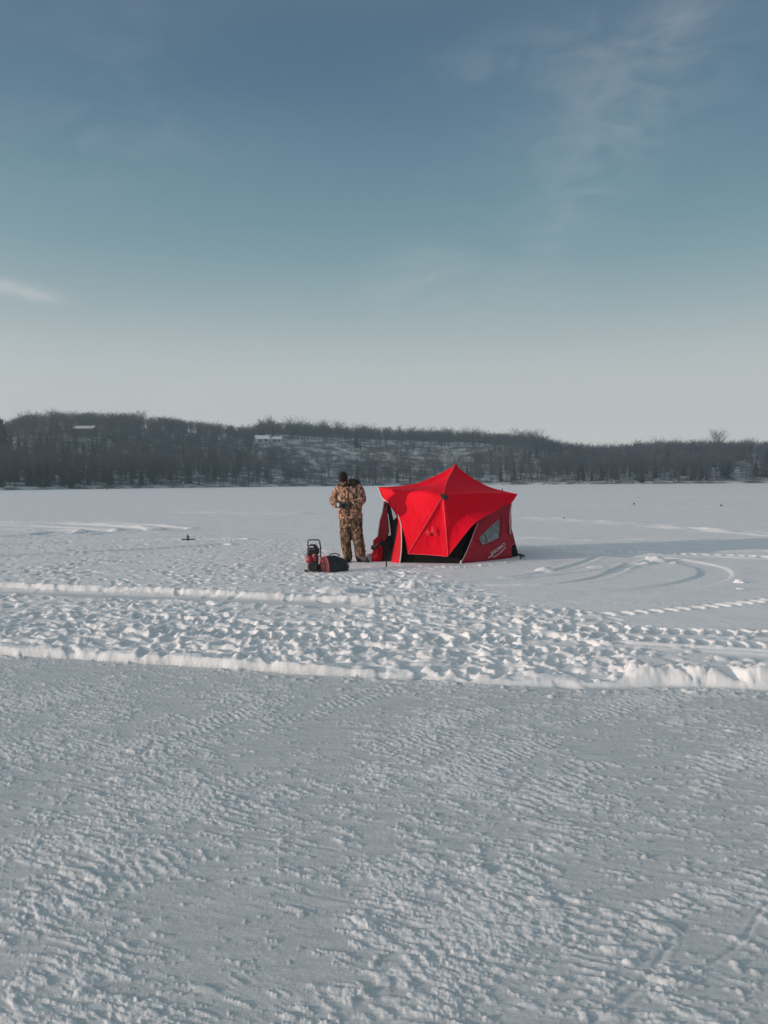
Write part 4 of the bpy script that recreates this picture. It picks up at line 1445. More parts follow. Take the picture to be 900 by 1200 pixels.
# mark on the sunlit front panel
pn = (FBL - Fh).cross(FBR - Fh).normalized()
if pn.y > 0: pn = -pn
def on_front(px, py, lift=.012):
    d = ray(px, py); o = Vector((0, 0, CAMH)); p0 = Fh + pn * lift
    return o + d * ((p0 - o).dot(pn) / d.dot(pn))
em = MB()
for poly in ([(506.3, 616.5), (509.8, 621), (511.4, 627.6), (508.5, 627.6), (508.3, 624)], [(499.0, 624.5), (501.5, 622.5), (504, 624.8), (503, 627.8), (499.2, 627.6)]):
    em.add([on_front(*q) for q in poly], [tuple(range(len(poly)))])
emb = em.build('emblem', m_emblem, canopy, TB, smooth=False)
em = MB()
for poly in ([(505.9, 616.4), (507.2, 618.5), (507.6, 624.2), (505.6, 624.4), (505.4, 620)], [(501.2, 620.3), (502.2, 621.5), (500.2, 624.2), (497.6, 625.6)], [(503.2, 621.8), (504.6, 624.6), (503.2, 624.4)]):
    em.add([on_front(*q, .013) for q in poly], [tuple(range(len(poly)))])
em.build('emblem_highlight', m_emblem2, emb, TB, smooth=False)

# ---- door on the left
def shp(name, outline, mat, par=None, depth=None, ref=None, puff=.03):
    """cloth panel from an outline: px, py, depth triples as upper and lower edges"""
    top, bot = outline
    n = 14
    T_ = samp([P(*q) for q in top], n); B_ = samp([P(*q) for q in bot], n)
    vs = []
    for i in range(n + 1):
        for j in range(n + 1):
            p = T_[j].lerp(B_[j], i / n)
            bub = 16 * (i / n) * (1 - i / n) * (j / n) * (1 - j / n)
            p = p + Vector((-.7, -.7, 0)) * (puff * bub + .012 * mnoise.noise(p * 7) * min(1, bub * 2))
            vs.append(p)
    q = MB().add(vs, [(i * (n + 1) + j, i * (n + 1) + j + 1, (i + 1) * (n + 1) + j + 1, (i + 1) * (n + 1) + j) for i in range(n) for j in range(n)])
    return q.build(name, mat, par or tent, TB)


door = shp('doorway', ([(453.5, 586.5, 16.35), (449, 596, 16.33), (445.5, 610, 16.28), (443.3, 630, 16.2), (439, 662, 16.05)],
                       [(454.5, 587.5, 16.3), (461, 599, 16.1), (466.5, 608, 15.9), (467.5, 632, 15.8), (466, 663, 15.7)]), m_black, puff=-.05)
shp('door_flap', ([(452.8, 592.5, 16.2), (448.2, 601, 16.18), (445, 611, 16.14), (443.5, 622, 16.1), (444.8, 635, 16.05)],
                  [(453.4, 593, 16.15), (454.6, 603, 16.1), (456, 616, 16.05), (455.3, 627, 16.0), (451, 634, 15.98)]), m_maroon, door, puff=.03)
shp('lower_flap', ([(446.5, 634, 16.05), (443, 662.5, 15.95)], [(457, 634, 15.98), (458.2, 662.8, 15.85)]), fabric('shadowed_flap_cloth', (.028, .014, .013), (.05, .022, .02), 0), door, puff=.03)  # shadow over the maroon flap is put into this near-black colour
shp('door_edge', ([(466.8, 607, 15.88), (466.0, 618, 15.84), (463.8, 632, 15.78), (460.8, 645, 15.72), (457.6, 662.8, 15.7)],
                  [(467.2, 607, 15.86), (470.0, 615, 15.74), (470.4, 632, 15.62), (470.0, 646, 15.56), (468.2, 663, 15.55)]), m_redflap, door, puff=.02)
strip('piping', [P(a, b_, y) for a, b_, y in ((466.3, 603, 15.9), (468.4, 609, 15.84), (470.3, 617, 15.72), (470.7, 632, 15.6), (470.3, 646, 15.54), (468.6, 660, 15.52))], .011, m_pipe, door)
strip('piping', [P(a, b_, y) for a, b_, y in ((449.3, 588, 16.36), (448.2, 600, 16.2), (445, 611, 16.15), (443.4, 622, 16.1), (442.4, 631, 16.1))], .010, m_pipe, door)
m_gap = mat_noise('pale_gap_fill', (.60, .61, .62), (.68, .69, .69), 30, .7)  # pale patches painted for the bright snow seen through the door gaps
shp('gap_patch', ([(458.0, 594.5, 16.05), (459.7, 603, 16.02), (461.2, 609.6, 15.98)], [(458.3, 594.5, 16.05), (462.5, 600.5, 15.98), (464.7, 605.8, 15.92)]), m_gap, door, puff=.0)
shp('gap_patch', ([(454.2, 601.5, 16.02), (455.6, 613, 15.98), (456.2, 622, 15.96), (455.0, 628, 15.95)], [(454.9, 602, 16.0), (456.6, 613, 15.97), (457.8, 623, 15.95), (458.0, 627.2, 15.94)]), m_gap, door, puff=.0)
# gathered cloth at the foot of the door, tied with a strap
gb = MB()
gb.tube([P(443.5, 630, 16.0), P(441.2, 634, 15.98), P(440.5, 638, 15.96), P(441.5, 645, 15.92), P(440.5, 653, 15.9), P(440, 664, 15.88)], [.03, .065, .048, .072, .085, .09], 14, True)
gb.tube([P(446, 640, 15.98), P(445.5, 648, 15.93), P(443, 664, 15.9)], [.03, .05, .06], 12, True)
gm = remeshed(gb, .012, 3, 'gathered_cloth', TB)
displace(gm, lambda c, n_: .018 * mnoise.noise(Vector((c.x * 22, c.y * 22, c.z * 6))) + .008 * mnoise.noise(c * 30))
link_mesh('gathered_cloth', gm, m_redflap, door)
strip('tie_strap', [P(446, 635.5, 15.84), P(443, 638, 15.83), P(439.5, 641, 15.82), P(436.6, 642.6, 15.88), P(436.4, 640.5, 16.0)], .032, m_strap, door, 8)

# ---- rear right corner flap and pegs
q = MB()
a, b_, c = P(597.3, 610, 16.5), P(598.5, 657, 16.45), P(608.3, 656.5, 16.85)
m1 = b_.lerp(a, .36); m2 = c.lerp(a, .42)
q1 = MB(); coons(q1, [a, a], samp([m1, m2], 12), samp([a, m1], 12), samp([a, m2], 12), 12, .02, CT)
cf = q1.build('corner_flap', m_maroon, tent, TB)
q2 = MB(); coons(q2, samp([m1, m2], 12), samp([b_, c], 12), samp([m1, b_], 12), samp([m2, c], 12), 12, .02, CT)
q2.build('corner_skirt', m_black, cf, TB)
strip('piping', [m1 + Vector((0, -.02, 0)), m1.lerp(m2, .5) + Vector((0, -.03, .02)), m2 + Vector((0, -.02, 0))], .010, m_pink, cf)
strip('piping', [P(599.4, 590, 16.42), P(597.8, 601, 16.45), P(597.2, 611, 16.48), P(598.2, 626, 16.46)], .014, m_pipe, tent)  # pale tube paints the sunlit sliver of back cloth


def peg(p, lean, h=.16):
    q = MB(); q.tube([p + Vector((0, 0, -.05)), p + Vector((lean * .5, 0, h * .7)), p + Vector((lean, 0, h))], [.012, .012, .010], 8)
    q.tube([p + Vector((lean - .02, 0, h * .96)), p + Vector((lean + .05, 0, h * .96))], .010, 6)
    return q.build('peg', m_strap, tent, TB)


p_ = G(452.5, 664.5, ZG); peg(p_, .01, .13)
p_ = G(609.5, 654.8, ZG); peg(p_, .03, .06)
q = MB(); q.tube([C2b + Vector((0, 0, .07)), C2b.lerp(G(612, 654.6, ZG), .8) + Vector((.05, 0, .05))], .02, 8); q.build('corner_strap', m_strap, tent, TB)
# ================================================================== person
m_skin = mat_noise('skin', (0.38, 0.20, 0.14), (0.46, 0.26, 0.19), 30, .55)
m_knit = mat_noise('black_knit', (0.006, 0.007, 0.008), (0.015, 0.016, 0.017), 120, .95, .6, bscale=160, stretch=(1, 1, .4))
m_beard = mat_noise('dark_beard', (0.016, 0.012, 0.009), (0.05, 0.04, 0.028), 60, .9, .6, bscale=140)
m_glove = mat_noise('dark_glove', (0.012, 0.013, 0.012), (0.035, 0.036, 0.03), 40, .8, .3)
m_boot = mat_noise('boot_dark', (0.02, 0.02, 0.02), (0.05, 0.048, 0.045), 25, .7, .2)
m_bootgrey = mat_noise('boot_grey', (0.035, 0.035, 0.035), (0.085, 0.085, 0.085), 25, .8, .2)
m_rubber = mat_noise('rubber', (0.012, 0.012, 0.012), (0.025, 0.025, 0.025), 40, .85)


def camo(name, cols, scale=14.0):
    m, nt_, b = new_mat(name)
    lk = nt_.links.new; nn = nt_.nodes.new
    tcn = nn('ShaderNodeTexCoord')
    col = None
    for i, (c, sc, st, p0, p1) in enumerate(cols):
        if col is None:
            rgb = nn('ShaderNodeRGB'); rgb.outputs[0].default_value = (*c, 1); col = rgb.outputs[0]; continue
        mp_ = nn('ShaderNodeMapping'); mp_.inputs['Scale'].default_value = st; mp_.inputs['Location'].default_value = (i * 3.1, i * 1.7, i * 2.3); mp_.inputs['Rotation'].default_value = (0, R(15 * (i - 2)), 0)
        lk(tcn.outputs['Object'], mp_.inputs[0])
        n = nn('ShaderNodeTexNoise'); n.inputs['Scale'].default_value = sc; n.inputs['Detail'].default_value = 2.5; n.inputs['Roughness'].default_value = .6; n.inputs['Distortion'].default_value = 1.0
        lk(mp_.outputs[0], n.inputs['Vector'])
        mr = nn('ShaderNodeMapRange'); mr.inputs[1].default_value = p0; mr.inputs[2].default_value = p1; lk(n.outputs['Fac'], mr.inputs[0])
        mx = nn('ShaderNodeMix'); mx.data_type = 'RGBA'; lk(mr.outputs[0], mx.inputs[0]); lk(col, mx.inputs[6]); mx.inputs[7].default_value = (*c, 1); col = mx.outputs[2]
    lk(col, b.inputs['Base Color']); b.inputs['Roughness'].default_value = .85; b.inputs['Specular IOR Level'].default_value = .2
    return m


S1_, S2_ = (1, 1, .55), (1.3, 1.3, .6)
m_camo_j = camo('camo_jacket', [((.40, .215, .135), 0, 0, 0, 0), ((.16, .075, .045), 12, S1_, .50, .55), ((.62, .42, .32), 17, S2_, .54, .60), ((.10, .075, .04), 13, S2_, .57, .62), ((.030, .018, .014), 19, S1_, .55, .59), ((.72, .58, .48), 26, S2_, .63, .67)])
m_camo_p = camo('camo_trousers', [((.20, .115, .07), 0, 0, 0, 0), ((.065, .035, .022), 12, S1_, .48, .54), ((.42, .27, .19), 16, S2_, .56, .62), ((.085, .07, .03), 11, S2_, .56, .62), ((.022, .014, .010), 18, S1_, .56, .60), ((.56, .43, .34), 25, S2_, .64, .68)])

PB = G(412.5, 657.6, ZG)
person = thing('person', 'person in brown camouflage jacket and trousers, black beanie and boots, head bowed over gloved hands', 'person', PB)
S_ = 1.0


def Lv(x, y, z): return Vector((x, y, z))


HC = Lv(-.145, -.175, 1.61)                               # head centre, bowed forward
hrot = Matrix.Rotation(R(-14), 3, 'Z') @ Matrix.Rotation(R(62), 3, 'X')   # face down and a little to the left of the picture
def hd(x, y, z): return HC + hrot @ Vector((x, y, z))

# --- hands: five fingers curled round something at the waist
def hand(mb, wrist, fwd, up, side, s=1.0, curl=1.0):
    """palm from wrist along fwd; up = back of the hand; side = towards the thumb"""
    fwd = fwd.normalized(); up = (up - fwd * up.dot(fwd)).normalized(); side = fwd.cross(up) * (1 if fwd.cross(up).dot(side) > 0 else -1)
    def q(a, b_, c): return wrist + (fwd * a + side * b_ + up * c) * s
    mb.tube([q(-.03, 0, 0), q(.02, 0, 0)], [.032 * s, .034 * s], 10, True)
    for k in range(4):
        b_ = .033 - .022 * k
        mb.tube([q(.005, b_ * .8, 0), q(.05, b_, .002), q(.085, b_, .0)], [.020 * s, .019 * s, .016 * s], 10, True)
        L_ = (.072, .080, .074, .058)[k]
        a1, a2, a3 = .45 * curl, 1.25 * curl, 1.9 * curl
        p0 = (.085, b_, 0.0); pts = [q(*p0)]
        a, c = p0[0], p0[2]
        for ang, l_ in ((a1, .45), (a2, .32), (a3, .25)):
            a += math.cos(ang) * L_ * l_; c -= math.sin(ang) * L_ * l_
            pts.append(q(a, b_ * 1.0, c))
        mb.tube(pts, [.0115 * s, .0108 * s, .0098 * s, .0085 * s], 8, True)
    mb.tube([q(.012, .030, -.004), q(.040, .052, -.018), q(.066, .054, -.036), q(.085, .046, -.046)], [.017 * s, .0145 * s, .0125 * s, .010 * s], 8, True)


wl = Lv(-.265, -.245, 1.105); wr = Lv(.045, -.26, 1.135)
hand_args = [(wl, Lv(.85, -.45, .05), Lv(-.1, -.5, .9), Lv(.2, .6, .6)), (wr, Lv(-.85, -.42, .0), Lv(.1, -.55, .85), Lv(-.2, .6, .6))]
bodyb = MB()
# torso, neck, limbs
bodyb.stack([(.86, -.02, 0, .165, .12), (.98, -.02, 0, .16, .115), (1.12, -.03, .005, .15, .11), (1.28, -.045, .005, .165, .12), (1.40, -.05, 0, .17, .115), (1.47, -.055, -.01, .12, .09), (1.50, -.06, -.02, .07, .065)], 20)
bodyb.tube([Lv(-.06, -.01, 1.42), Lv(-.085, -.055, 1.51), Lv(-.11, -.10, 1.58)], [.075, .062, .060], 14)
LEGS = [([Lv(-.12, 0, .90), Lv(-.135, -.01, .70), Lv(-.125, -.03, .48), Lv(-.10, 0, .28), Lv(-.075, .01, .09)], [.095, .085, .06, .055, .042]),
        ([Lv(.085, 0, .90), Lv(.105, -.01, .70), Lv(.115, -.03, .48), Lv(.135, 0, .28), Lv(.155, .02, .10)], [.095, .085, .06, .055, .042])]
for p_, r__ in LEGS: bodyb.tube(p_, r__, 14, True)
ARMS = [([Lv(-.235, 0, 1.43), Lv(-.295, .0, 1.30), Lv(-.335, -.04, 1.175), Lv(-.305, -.15, 1.13), wl], [.062, .055, .046, .042, .032]),
        ([Lv(.125, 0, 1.43), Lv(.175, .0, 1.31), Lv(.195, -.04, 1.19), Lv(.155, -.16, 1.155), wr], [.062, .055, .046, .042, .032])]
for p_, r__ in ARMS: bodyb.tube(p_, r__, 12, True)
bodyb.tube([Lv(-.23, 0, 1.43), Lv(-.05, 0, 1.44), Lv(.12, 0, 1.43)], [.065, .09, .065], 12, True)
for a in hand_args: hand(bodyb, *a)
# feet
bodyb.tube([Lv(-.075, .03, .055), Lv(-.088, -.055, .048), Lv(-.10, -.12, .040)], [.036, .034, .024], 10, True)
bodyb.tube([Lv(.155, .03, .055), Lv(.205, -.017, .048), Lv(.25, -.06, .040)], [.036, .034, .024], 10, True)
# head: skull, jaw, nose, ears, brows, lips
bodyb.ell(hd(0, .005, .03), (.076, .096, .092), 20, 14, hrot)
bodyb.ell(hd(0, -.03, -.045), (.056, .062, .066), 18, 12, hrot)
bodyb.ell(hd(0, -.065, -.088), (.028, .026, .022), 12, 8, hrot)
bodyb.tube([hd(0, -.090, .018), hd(0, -.106, -.012), hd(0, -.112, -.026)], [.009, .013, .015], 10, True)
for sx in (-1, 1):
    bodyb.ell(hd(sx * .011, -.100, -.028), (.010, .010, .008), 10, 6, hrot)
    bodyb.ell(hd(sx * .030, -.084, .026), (.024, .012, .008), 10, 6, hrot)
    bodyb.ell(hd(sx * .040, -.072, -.022), (.022, .018, .018), 10, 6, hrot)
    bodyb.ell(hd(sx * .078, .006, -.005), (.012, .022, .034), 10, 8, hrot)
bodyb.ell(hd(0, -.090, -.056), (.024, .010, .006), 10, 6, hrot)
bodyb.ell(hd(0, -.088, -.066), (.021, .010, .007), 10, 6, hrot)
bme = remeshed(bodyb, .0045, 4, 'body')
link_mesh('body', bme, m_skin, person)
m_eye = mat_noise('eye_white', (.55, .53, .5), (.6, .58, .55), 10, .3); m_iris = mat_noise('eye_dark', (.02, .014, .01), (.04, .03, .02), 30, .2)
for sx in (-1, 1):
    e_ = MB().ell(hd(sx * .030, -.083, .010), (.0125, .0105, .0105), 12, 8, hrot).build('eye', m_eye, person)
    MB().ell(hd(sx * .030, -.0925, .007), (.0055, .003, .0055), 10, 6, hrot).build('iris', m_iris, e_)
br = MB()
br.ell(hd(0, -.062, -.080), (.058, .048, .050), 18, 12, hrot); br.ell(hd(0, -.096, -.046), (.026, .008, .006), 12, 6, hrot)
for sx in (-1, 1): br.ell(hd(sx * .058, -.02, -.045), (.018, .036, .05), 12, 8, hrot)
bm_ = remeshed(br, .006, 3, 'beard'); displace(bm_, lambda c, n_: .004 * mnoise.noise(c * 90))
link_mesh('beard', bm_, m_beard, person)
# beanie
bn = MB()
rows = [(.024, .086, .106), (.030, .091, .111), (.062, .091, .110), (.066, .087, .106), (.095, .080, .098), (.122, .062, .078), (.140, .036, .046), (.147, .012, .015)]
rings = [[hd(rx * math.cos(2 * math.pi * j / 28) * (1 + .012 * math.cos(14 * 2 * math.pi * j / 28)), .012 + ry * math.sin(2 * math.pi * j / 28), z) for j in range(28)] for z, rx, ry in rows]
bn.rings(rings)
bnm = remeshed(bn, .006, 2, 'beanie'); displace(bnm, lambda c, n_: .004 * mnoise.noise(c * 40) + .006 * mnoise.noise(c * 12))
link_mesh('beanie', bnm, m_knit, person)
MB().ell(hd(0, .015, .155), (.022, .022, .016), 12, 8, hrot).build('pompom', m_knit, person)

# jacket
jb = MB()
jb.stack([(.835, -.03, .0, .225, .168), (.90, -.025, .0, .236, .176), (1.00, -.028, .0, .234, .174), (1.12, -.04, .0, .238, .178), (1.26, -.05, .0, .262, .182), (1.37, -.055, .0, .258, .168), (1.44, -.055, -.005, .19, .138), (1.49, -.06, -.015, .125, .11), (1.535, -.07, -.03, .105, .10)], 28, 2.3)
jb.tube([Lv(-.27, 0, 1.40), Lv(-.05, 0, 1.425), Lv(.16, 0, 1.40)], [.085, .11, .085], 16, True)
SL = [([Lv(-.24, 0, 1.415), Lv(-.30, -.005, 1.31), Lv(-.345, -.045, 1.185), Lv(-.315, -.15, 1.125), Lv(-.262, -.238, 1.105)], [.095, .092, .085, .078, .060]),
      ([Lv(.135, 0, 1.415), Lv(.18, -.005, 1.32), Lv(.205, -.045, 1.20), Lv(.165, -.16, 1.15), Lv(.055, -.252, 1.13)], [.098, .095, .088, .080, .062])]
for p_, r__ in SL: jb.tube(p_, r__, 16, True)
for sx, cx in ((-1, -.16), (1, .10)):                       # low pocket flaps
    jb.box((cx, -.165, .98), (.15, .05, .11), bev=.02)
jm = remeshed(jb, .010, 8, 'jacket')


def folds(c, n_):
    arm = 1.0 if abs(c.x + .05) > .2 else .55
    f = .014 * arm * mnoise.noise(Vector((c.x * 9, c.y * 9, c.z * 17))) + .010 * mnoise.noise(Vector((c.x * 20, c.y * 18, c.z * 26 + c.x * 12)))
    f += .012 * math.exp(-((c.z - .865) / .02) ** 2)
    f -= .010 * math.exp(-((c.x + .055) / .012) ** 2) * (1 if c.y < -.1 and c.z < 1.42 and abs(c.x) < .2 else 0)
    return f


displace(jm, folds)
jacket = link_mesh('jacket', jm, m_camo_j, person)
# hood lying behind the neck
hb = MB()
hb.ell(Lv(.045, .045, 1.545), (.13, .10, .075), 20, 12, Matrix.Rotation(R(12), 3, 'Y'))
hb.ell(Lv(-.12, .06, 1.54), (.12, .09, .06), 18, 12)
hb.tube([Lv(-.20, -.05, 1.50), Lv(-.17, -.11, 1.49), Lv(-.10, -.13, 1.475), Lv(0, -.11, 1.50), Lv(.06, -.03, 1.535)], [.04, .035, .03, .04, .045], 12, True)
hm_ = remeshed(hb, .010, 4, 'hood'); displace(hm_, lambda c, n_: .012 * mnoise.noise(c * 16) + .006 * mnoise.noise(c * 34))
m_hood = camo('hood_lining', [((.05, .04, .025), 0, 0, 0, 0), ((.018, .016, .012), 8, S1_, .42, .5), ((.11, .10, .04), 10, S2_, .56, .62)])
link_mesh('hood', hm_, m_hood, jacket)
zp = MB(); zp.tube([Lv(-.06, -.178, .90), Lv(-.058, -.186, 1.05), Lv(-.062, -.186, 1.25), Lv(-.066, -.155, 1.42)], .006, 6)
zp.build('zip', m_rubber, jacket)
for k, (p_, r__) in enumerate(SL):
    a, b_ = p_[-2], p_[-1]; d = (b_ - a).normalized()
    MB().tube([b_ - d * .012, b_ + d * .018, b_ + d * .03], [.052, .052, .046], 14).build('cuff', m_glove, jacket)

# trousers
tb_ = MB()
tb_.stack([(.60, -.015, -.01, .135, .10), (.68, -.018, -.005, .175, .125), (.74, -.02, 0, .195, .14), (.84, -.02, 0, .20, .15), (.95, -.02, 0, .19, .145)], 24, 2.3)
TL = [([Lv(-.118, 0, .86), Lv(-.124, -.005, .70), Lv(-.118, -.03, .50), Lv(-.112, -.005, .30), Lv(-.085, .01, .14), Lv(-.075, .01, .06)], [.120, .118, .108, .098, .093, .086]),
      ([Lv(.085, 0, .86), Lv(.096, -.005, .70), Lv(.106, -.03, .50), Lv(.143, -.005, .32), Lv(.160, .01, .19), Lv(.165, .015, .145)], [.120, .120, .114, .110, .109, .104])]
for p_, r__ in TL: tb_.tube(p_, r__, 18, True)
tm = remeshed(tb_, .010, 6, 'trousers')
displace(tm, lambda c, n_: .013 * mnoise.noise(Vector((c.x * 11, c.y * 11, c.z * 14))) + .010 * mnoise.noise(Vector((c.x * 8, c.y * 14, c.z * 30))) * (1.3 if c.z < .3 else .7))
link_mesh('trousers', tm, m_camo_p, person)

# boots
def boot(ankle, toe, shaft_top, upper):
    o_ = Vector((ankle[0], ankle[1], 0)); d = (Vector((toe[0], toe[1], 0)) - o_); ln = d.length; d.normalize(); sd_ = Vector((-d.y, d.x, 0))
    q = MB()
    q.tube([o_ + Vector((0, 0, .06)), o_ + Vector((0, 0, .14)), o_ + Vector((0, 0, shaft_top))], [.058, .058, .066], 16, True)
    q.tube([o_ - d * .05 + Vector((0, 0, .055)), o_ + d * ln * .45 + Vector((0, 0, .058)), o_ + d * ln * .85 + Vector((0, 0, .045))], [.05, .054, .044], 16, True)
    me_ = remeshed(q, .008, 4, 'boot'); displace(me_, lambda c, n_: .003 * mnoise.noise(c * 40))
    bo = link_mesh('boot', me_, upper, person)
    s_ = MB()
    prof = []
    for j in range(28):
        a = 2 * math.pi * j / 28
        u, v_ = math.cos(a), math.sin(a)
        prof.append((u, v_))
    rings = []
    for z, k in ((-.012, .98), (.012, 1.0), (.028, .97)):
        rings.append([o_ + d * (ln * .42 + u * (ln * .5 + .07) * k) + sd_ * v_ * .056 * k * (1 - .15 * max(0, -u)) + Vector((0, 0, z)) for u, v_ in prof])
    s_.rings(rings); s_.build('sole', m_rubber, bo)
    lc = MB()
    for t in (.25, .42, .6):
        c = o_ + d * ln * t * .8 + Vector((0, 0, .112 - .04 * t))
        lc.tube([c - sd_ * .035, c + Vector((0, 0, .012)), c + sd_ * .035], .006, 6)
    lc.build('laces', m_bootgrey, bo)
    return bo


boot((-.075, .02), (-.11, -.17), .20, m_boot)
boot((.155, .03), (.30, -.11), .24, m_bootgrey)
# gloves over the hands
gl_b = []
for k, a in enumerate(hand_args):
    q = MB(); hand(q, a[0], a[1], a[2], a[3], 1.14)
    gm_ = remeshed(q, .0045, 3, 'glove')
    link_mesh('glove', gm_, m_glove, person)
# camera case hanging on the front of the jacket (dark pouch below the hands)
# small pale cup held between the hands
cp_ = PB + Lv(-.235, -.355, 1.085)
cup = thing('bait_cup', 'small white cup held in the gloved hands of the person', 'cup', cp_)
m_cup = mat_noise('white_plastic', (.70, .71, .70), (.78, .78, .77), 10, .4)
q = MB(); n_ = 20
prof = [(.022, 0), (.026, .002), (.031, .055), (.033, .056), (.030, .054), (.025, .006), (.0, .006)]
q.rings([[(r__ * math.cos(2 * math.pi * j / n_), r__ * math.sin(2 * math.pi * j / n_), z) for j in range(n_)] for r__, z in [(max(.0005, a), b_) for a, b_ in prof]])
q.build('cup_body', m_cup, cup)
MB().tube([(0, 0, .054), (0, 0, .060)], [.034, .034], 20).build('lid', m_cup, cup)
# ================================================================== small engine on a tubular frame
m_tube = mat_noise('black_powder_coat', (0.010, 0.010, 0.011), (0.02, 0.02, 0.021), 30, .4)
m_plast = mat_noise('black_plastic', (0.012, 0.013, 0.013), (0.026, 0.028, 0.027), 30, .5, .15)
m_redp = mat_noise('red_enamel', (0.26, 0.012, 0.025), (0.34, 0.018, 0.035), 12, .4)
m_redd = mat_noise('faded_red_tank', (0.15, 0.016, 0.02), (0.22, 0.024, 0.03), 12, .5)
m_sil = mat_noise('silver_plate', (0.50, 0.51, 0.52), (0.62, 0.62, 0.63), 20, .35, metal=.3)
m_yel = mat_noise('brass_fitting', (0.28, 0.22, 0.10), (0.36, 0.28, 0.13), 20, .4, metal=.5)
m_green = mat_noise('green_knob', (0.06, 0.16, 0.08), (0.09, 0.2, 0.1), 20, .5)
MBASE = G(366.5, 669.0, ZG)
mach = thing('power_auger', 'red and black engine unit in a black tubular frame with a tall handle', 'machine', MBASE)
mrot = Matrix.Rotation(R(-14), 3, 'Z')
def mv(x, y, z): return mrot @ Vector((x, y, z))
def side_frame(sx):
    pts = [mv(sx * .105, -.10, .03), mv(sx * .108, -.115, .012), mv(sx * .108, .13, .012), mv(sx * .108, .15, .03), mv(sx * .106, .13, .25), mv(sx * .112, .11, .40)]
    return MB().tube(pts, .0105, 10)
for sx in (-1, 1): side_frame(sx).build('side_rail', m_tube, mach)
hp = [mv(-.112, .11, .38), mv(-.122, .105, .46), mv(-.118, .10, .515), mv(-.095, .10, .538), mv(.075, .10, .538), mv(.098, .10, .515), mv(.104, .105, .46), mv(.112, .11, .38)]
MB().tube(hp, .0125, 12).build('handle', m_tube, mach)
MB().tube([mv(-.108, -.10, .02), mv(.108, -.10, .02)], .0105, 10).build('cross_bar', m_tube, mach)
MB().tube([mv(-.106, .13, .25), mv(.106, .13, .25)], .009, 10).build('cross_bar', m_tube, mach)
# engine shroud
sh = MB(); sh.box(mv(-.0, .035, .345), (.20, .18, .16), mrot, .03); sh.box(mv(-.005, .03, .435), (.15, .14, .06), mrot, .025)
shm = remeshed(sh, .008, 3, 'engine_cover'); shroud = link_mesh('engine_cover', shm, m_plast, mach)
MB().box(mv(-.002, -.045, .425), (.075, .02, .020), mrot, .003).build('name_plate', m_sil, shroud, smooth=False)
fin = MB()
for k in range(6): fin.box(mv(-.05 + .018 * k, -.055, .34), (.006, .02, .07), mrot, .001)
fin.build('cooling_fins', m_tube, shroud, smooth=False)
MB().tube([mv(-.075, -.045, .28), mv(-.075, -.07, .28)], [.017, .015], 10).build('fuel_knob', m_green, mach)
MB().tube([mv(.055, -.045, .29), mv(.06, -.075, .29)], [.016, .014], 10).build('brass_cap', m_yel, mach)
# red gear case and tank
gc = MB(); gc.ell(mv(-.035, -.04, .20), (.075, .075, .08), 18, 12, mrot); gc.box(mv(-.04, .02, .20), (.12, .12, .12), mrot, .02)
link_mesh('gear_case', remeshed(gc, .008, 4, 'gear_case'), m_redp, mach)
tk = MB(); tk.tube([mv(.045, -.01, .275), mv(.05, -.01, .20), mv(.052, -.02, .13)], [.055, .066, .058], 16, True)
link_mesh('fuel_tank', remeshed(tk, .008, 3, 'fuel_tank'), m_redd, mach)
# big dark disc-shaped housing low in front and wheels
ax = mv(.25, -1, .15).normalized(); c = mv(.035, -.10, .085)
wq = MB()
fr_ = ax.to_track_quat('Z', 'Y').to_matrix()
rows = [(-.06, .07), (-.045, .088), (.0, .094), (.03, .092), (.05, .078), (.052, .06), (.042, .05), (.044, .02), (.055, .012), (.056, .001)]
wq.rings([[c + fr_ @ Vector((r__ * math.cos(2 * math.pi * j / 32), r__ * math.sin(2 * math.pi * j / 32), z)) for j in range(32)] for z, r__ in rows])
rec = wq.build('recoil_housing', m_plast, mach)
sp = MB()
for k in range(9):
    a = 2 * math.pi * k / 9
    sp.tube([c + fr_ @ Vector((.02 * math.cos(a), .02 * math.sin(a), .05)), c + fr_ @ Vector((.07 * math.cos(a + .3), .07 * math.sin(a + .3), .056))], .005, 6)
sp.build('vent_ribs', m_tube, rec)
MB().box(mv(.125, -.05, .08), (.07, .10, .09), mrot, .02).build('muffler', m_tube, mach)
MB().tube([mv(.115, -.10, .03), mv(.15, -.12, .012)], [.02, .02], 10).build('foot', m_tube, mach)
MB().box(mv(-.075, -.06, .055), (.06, .06, .045), mrot, .008).build('battery_clip', m_sil, mach, smooth=False)

# ================================================================== barrel-topped carry bag
BB = G(393.5, 669.0, ZG)
bag = thing('carry_bag', 'black barrel-topped carry bag with red piping on the snow by the boots', 'bag', BB)
m_bag = mat_noise('black_nylon', (0.011, 0.011, 0.012), (0.024, 0.024, 0.025), 18, .6, .35, bscale=9)
m_rpipe = mat_noise('red_piping', (0.40, 0.022, 0.035), (0.50, 0.03, 0.045), 30, .6)
m_mesh = mat_noise('dark_mesh_pocket', (0.05, 0.02, 0.022), (0.10, 0.034, 0.038), 50, .8, .4)
axv = Vector((.80, .60, 0)).normalized(); sdv = Vector((.60, -.80, 0)).normalized()
b0 = -axv * .20 + Vector((-.03, -.02, 0))


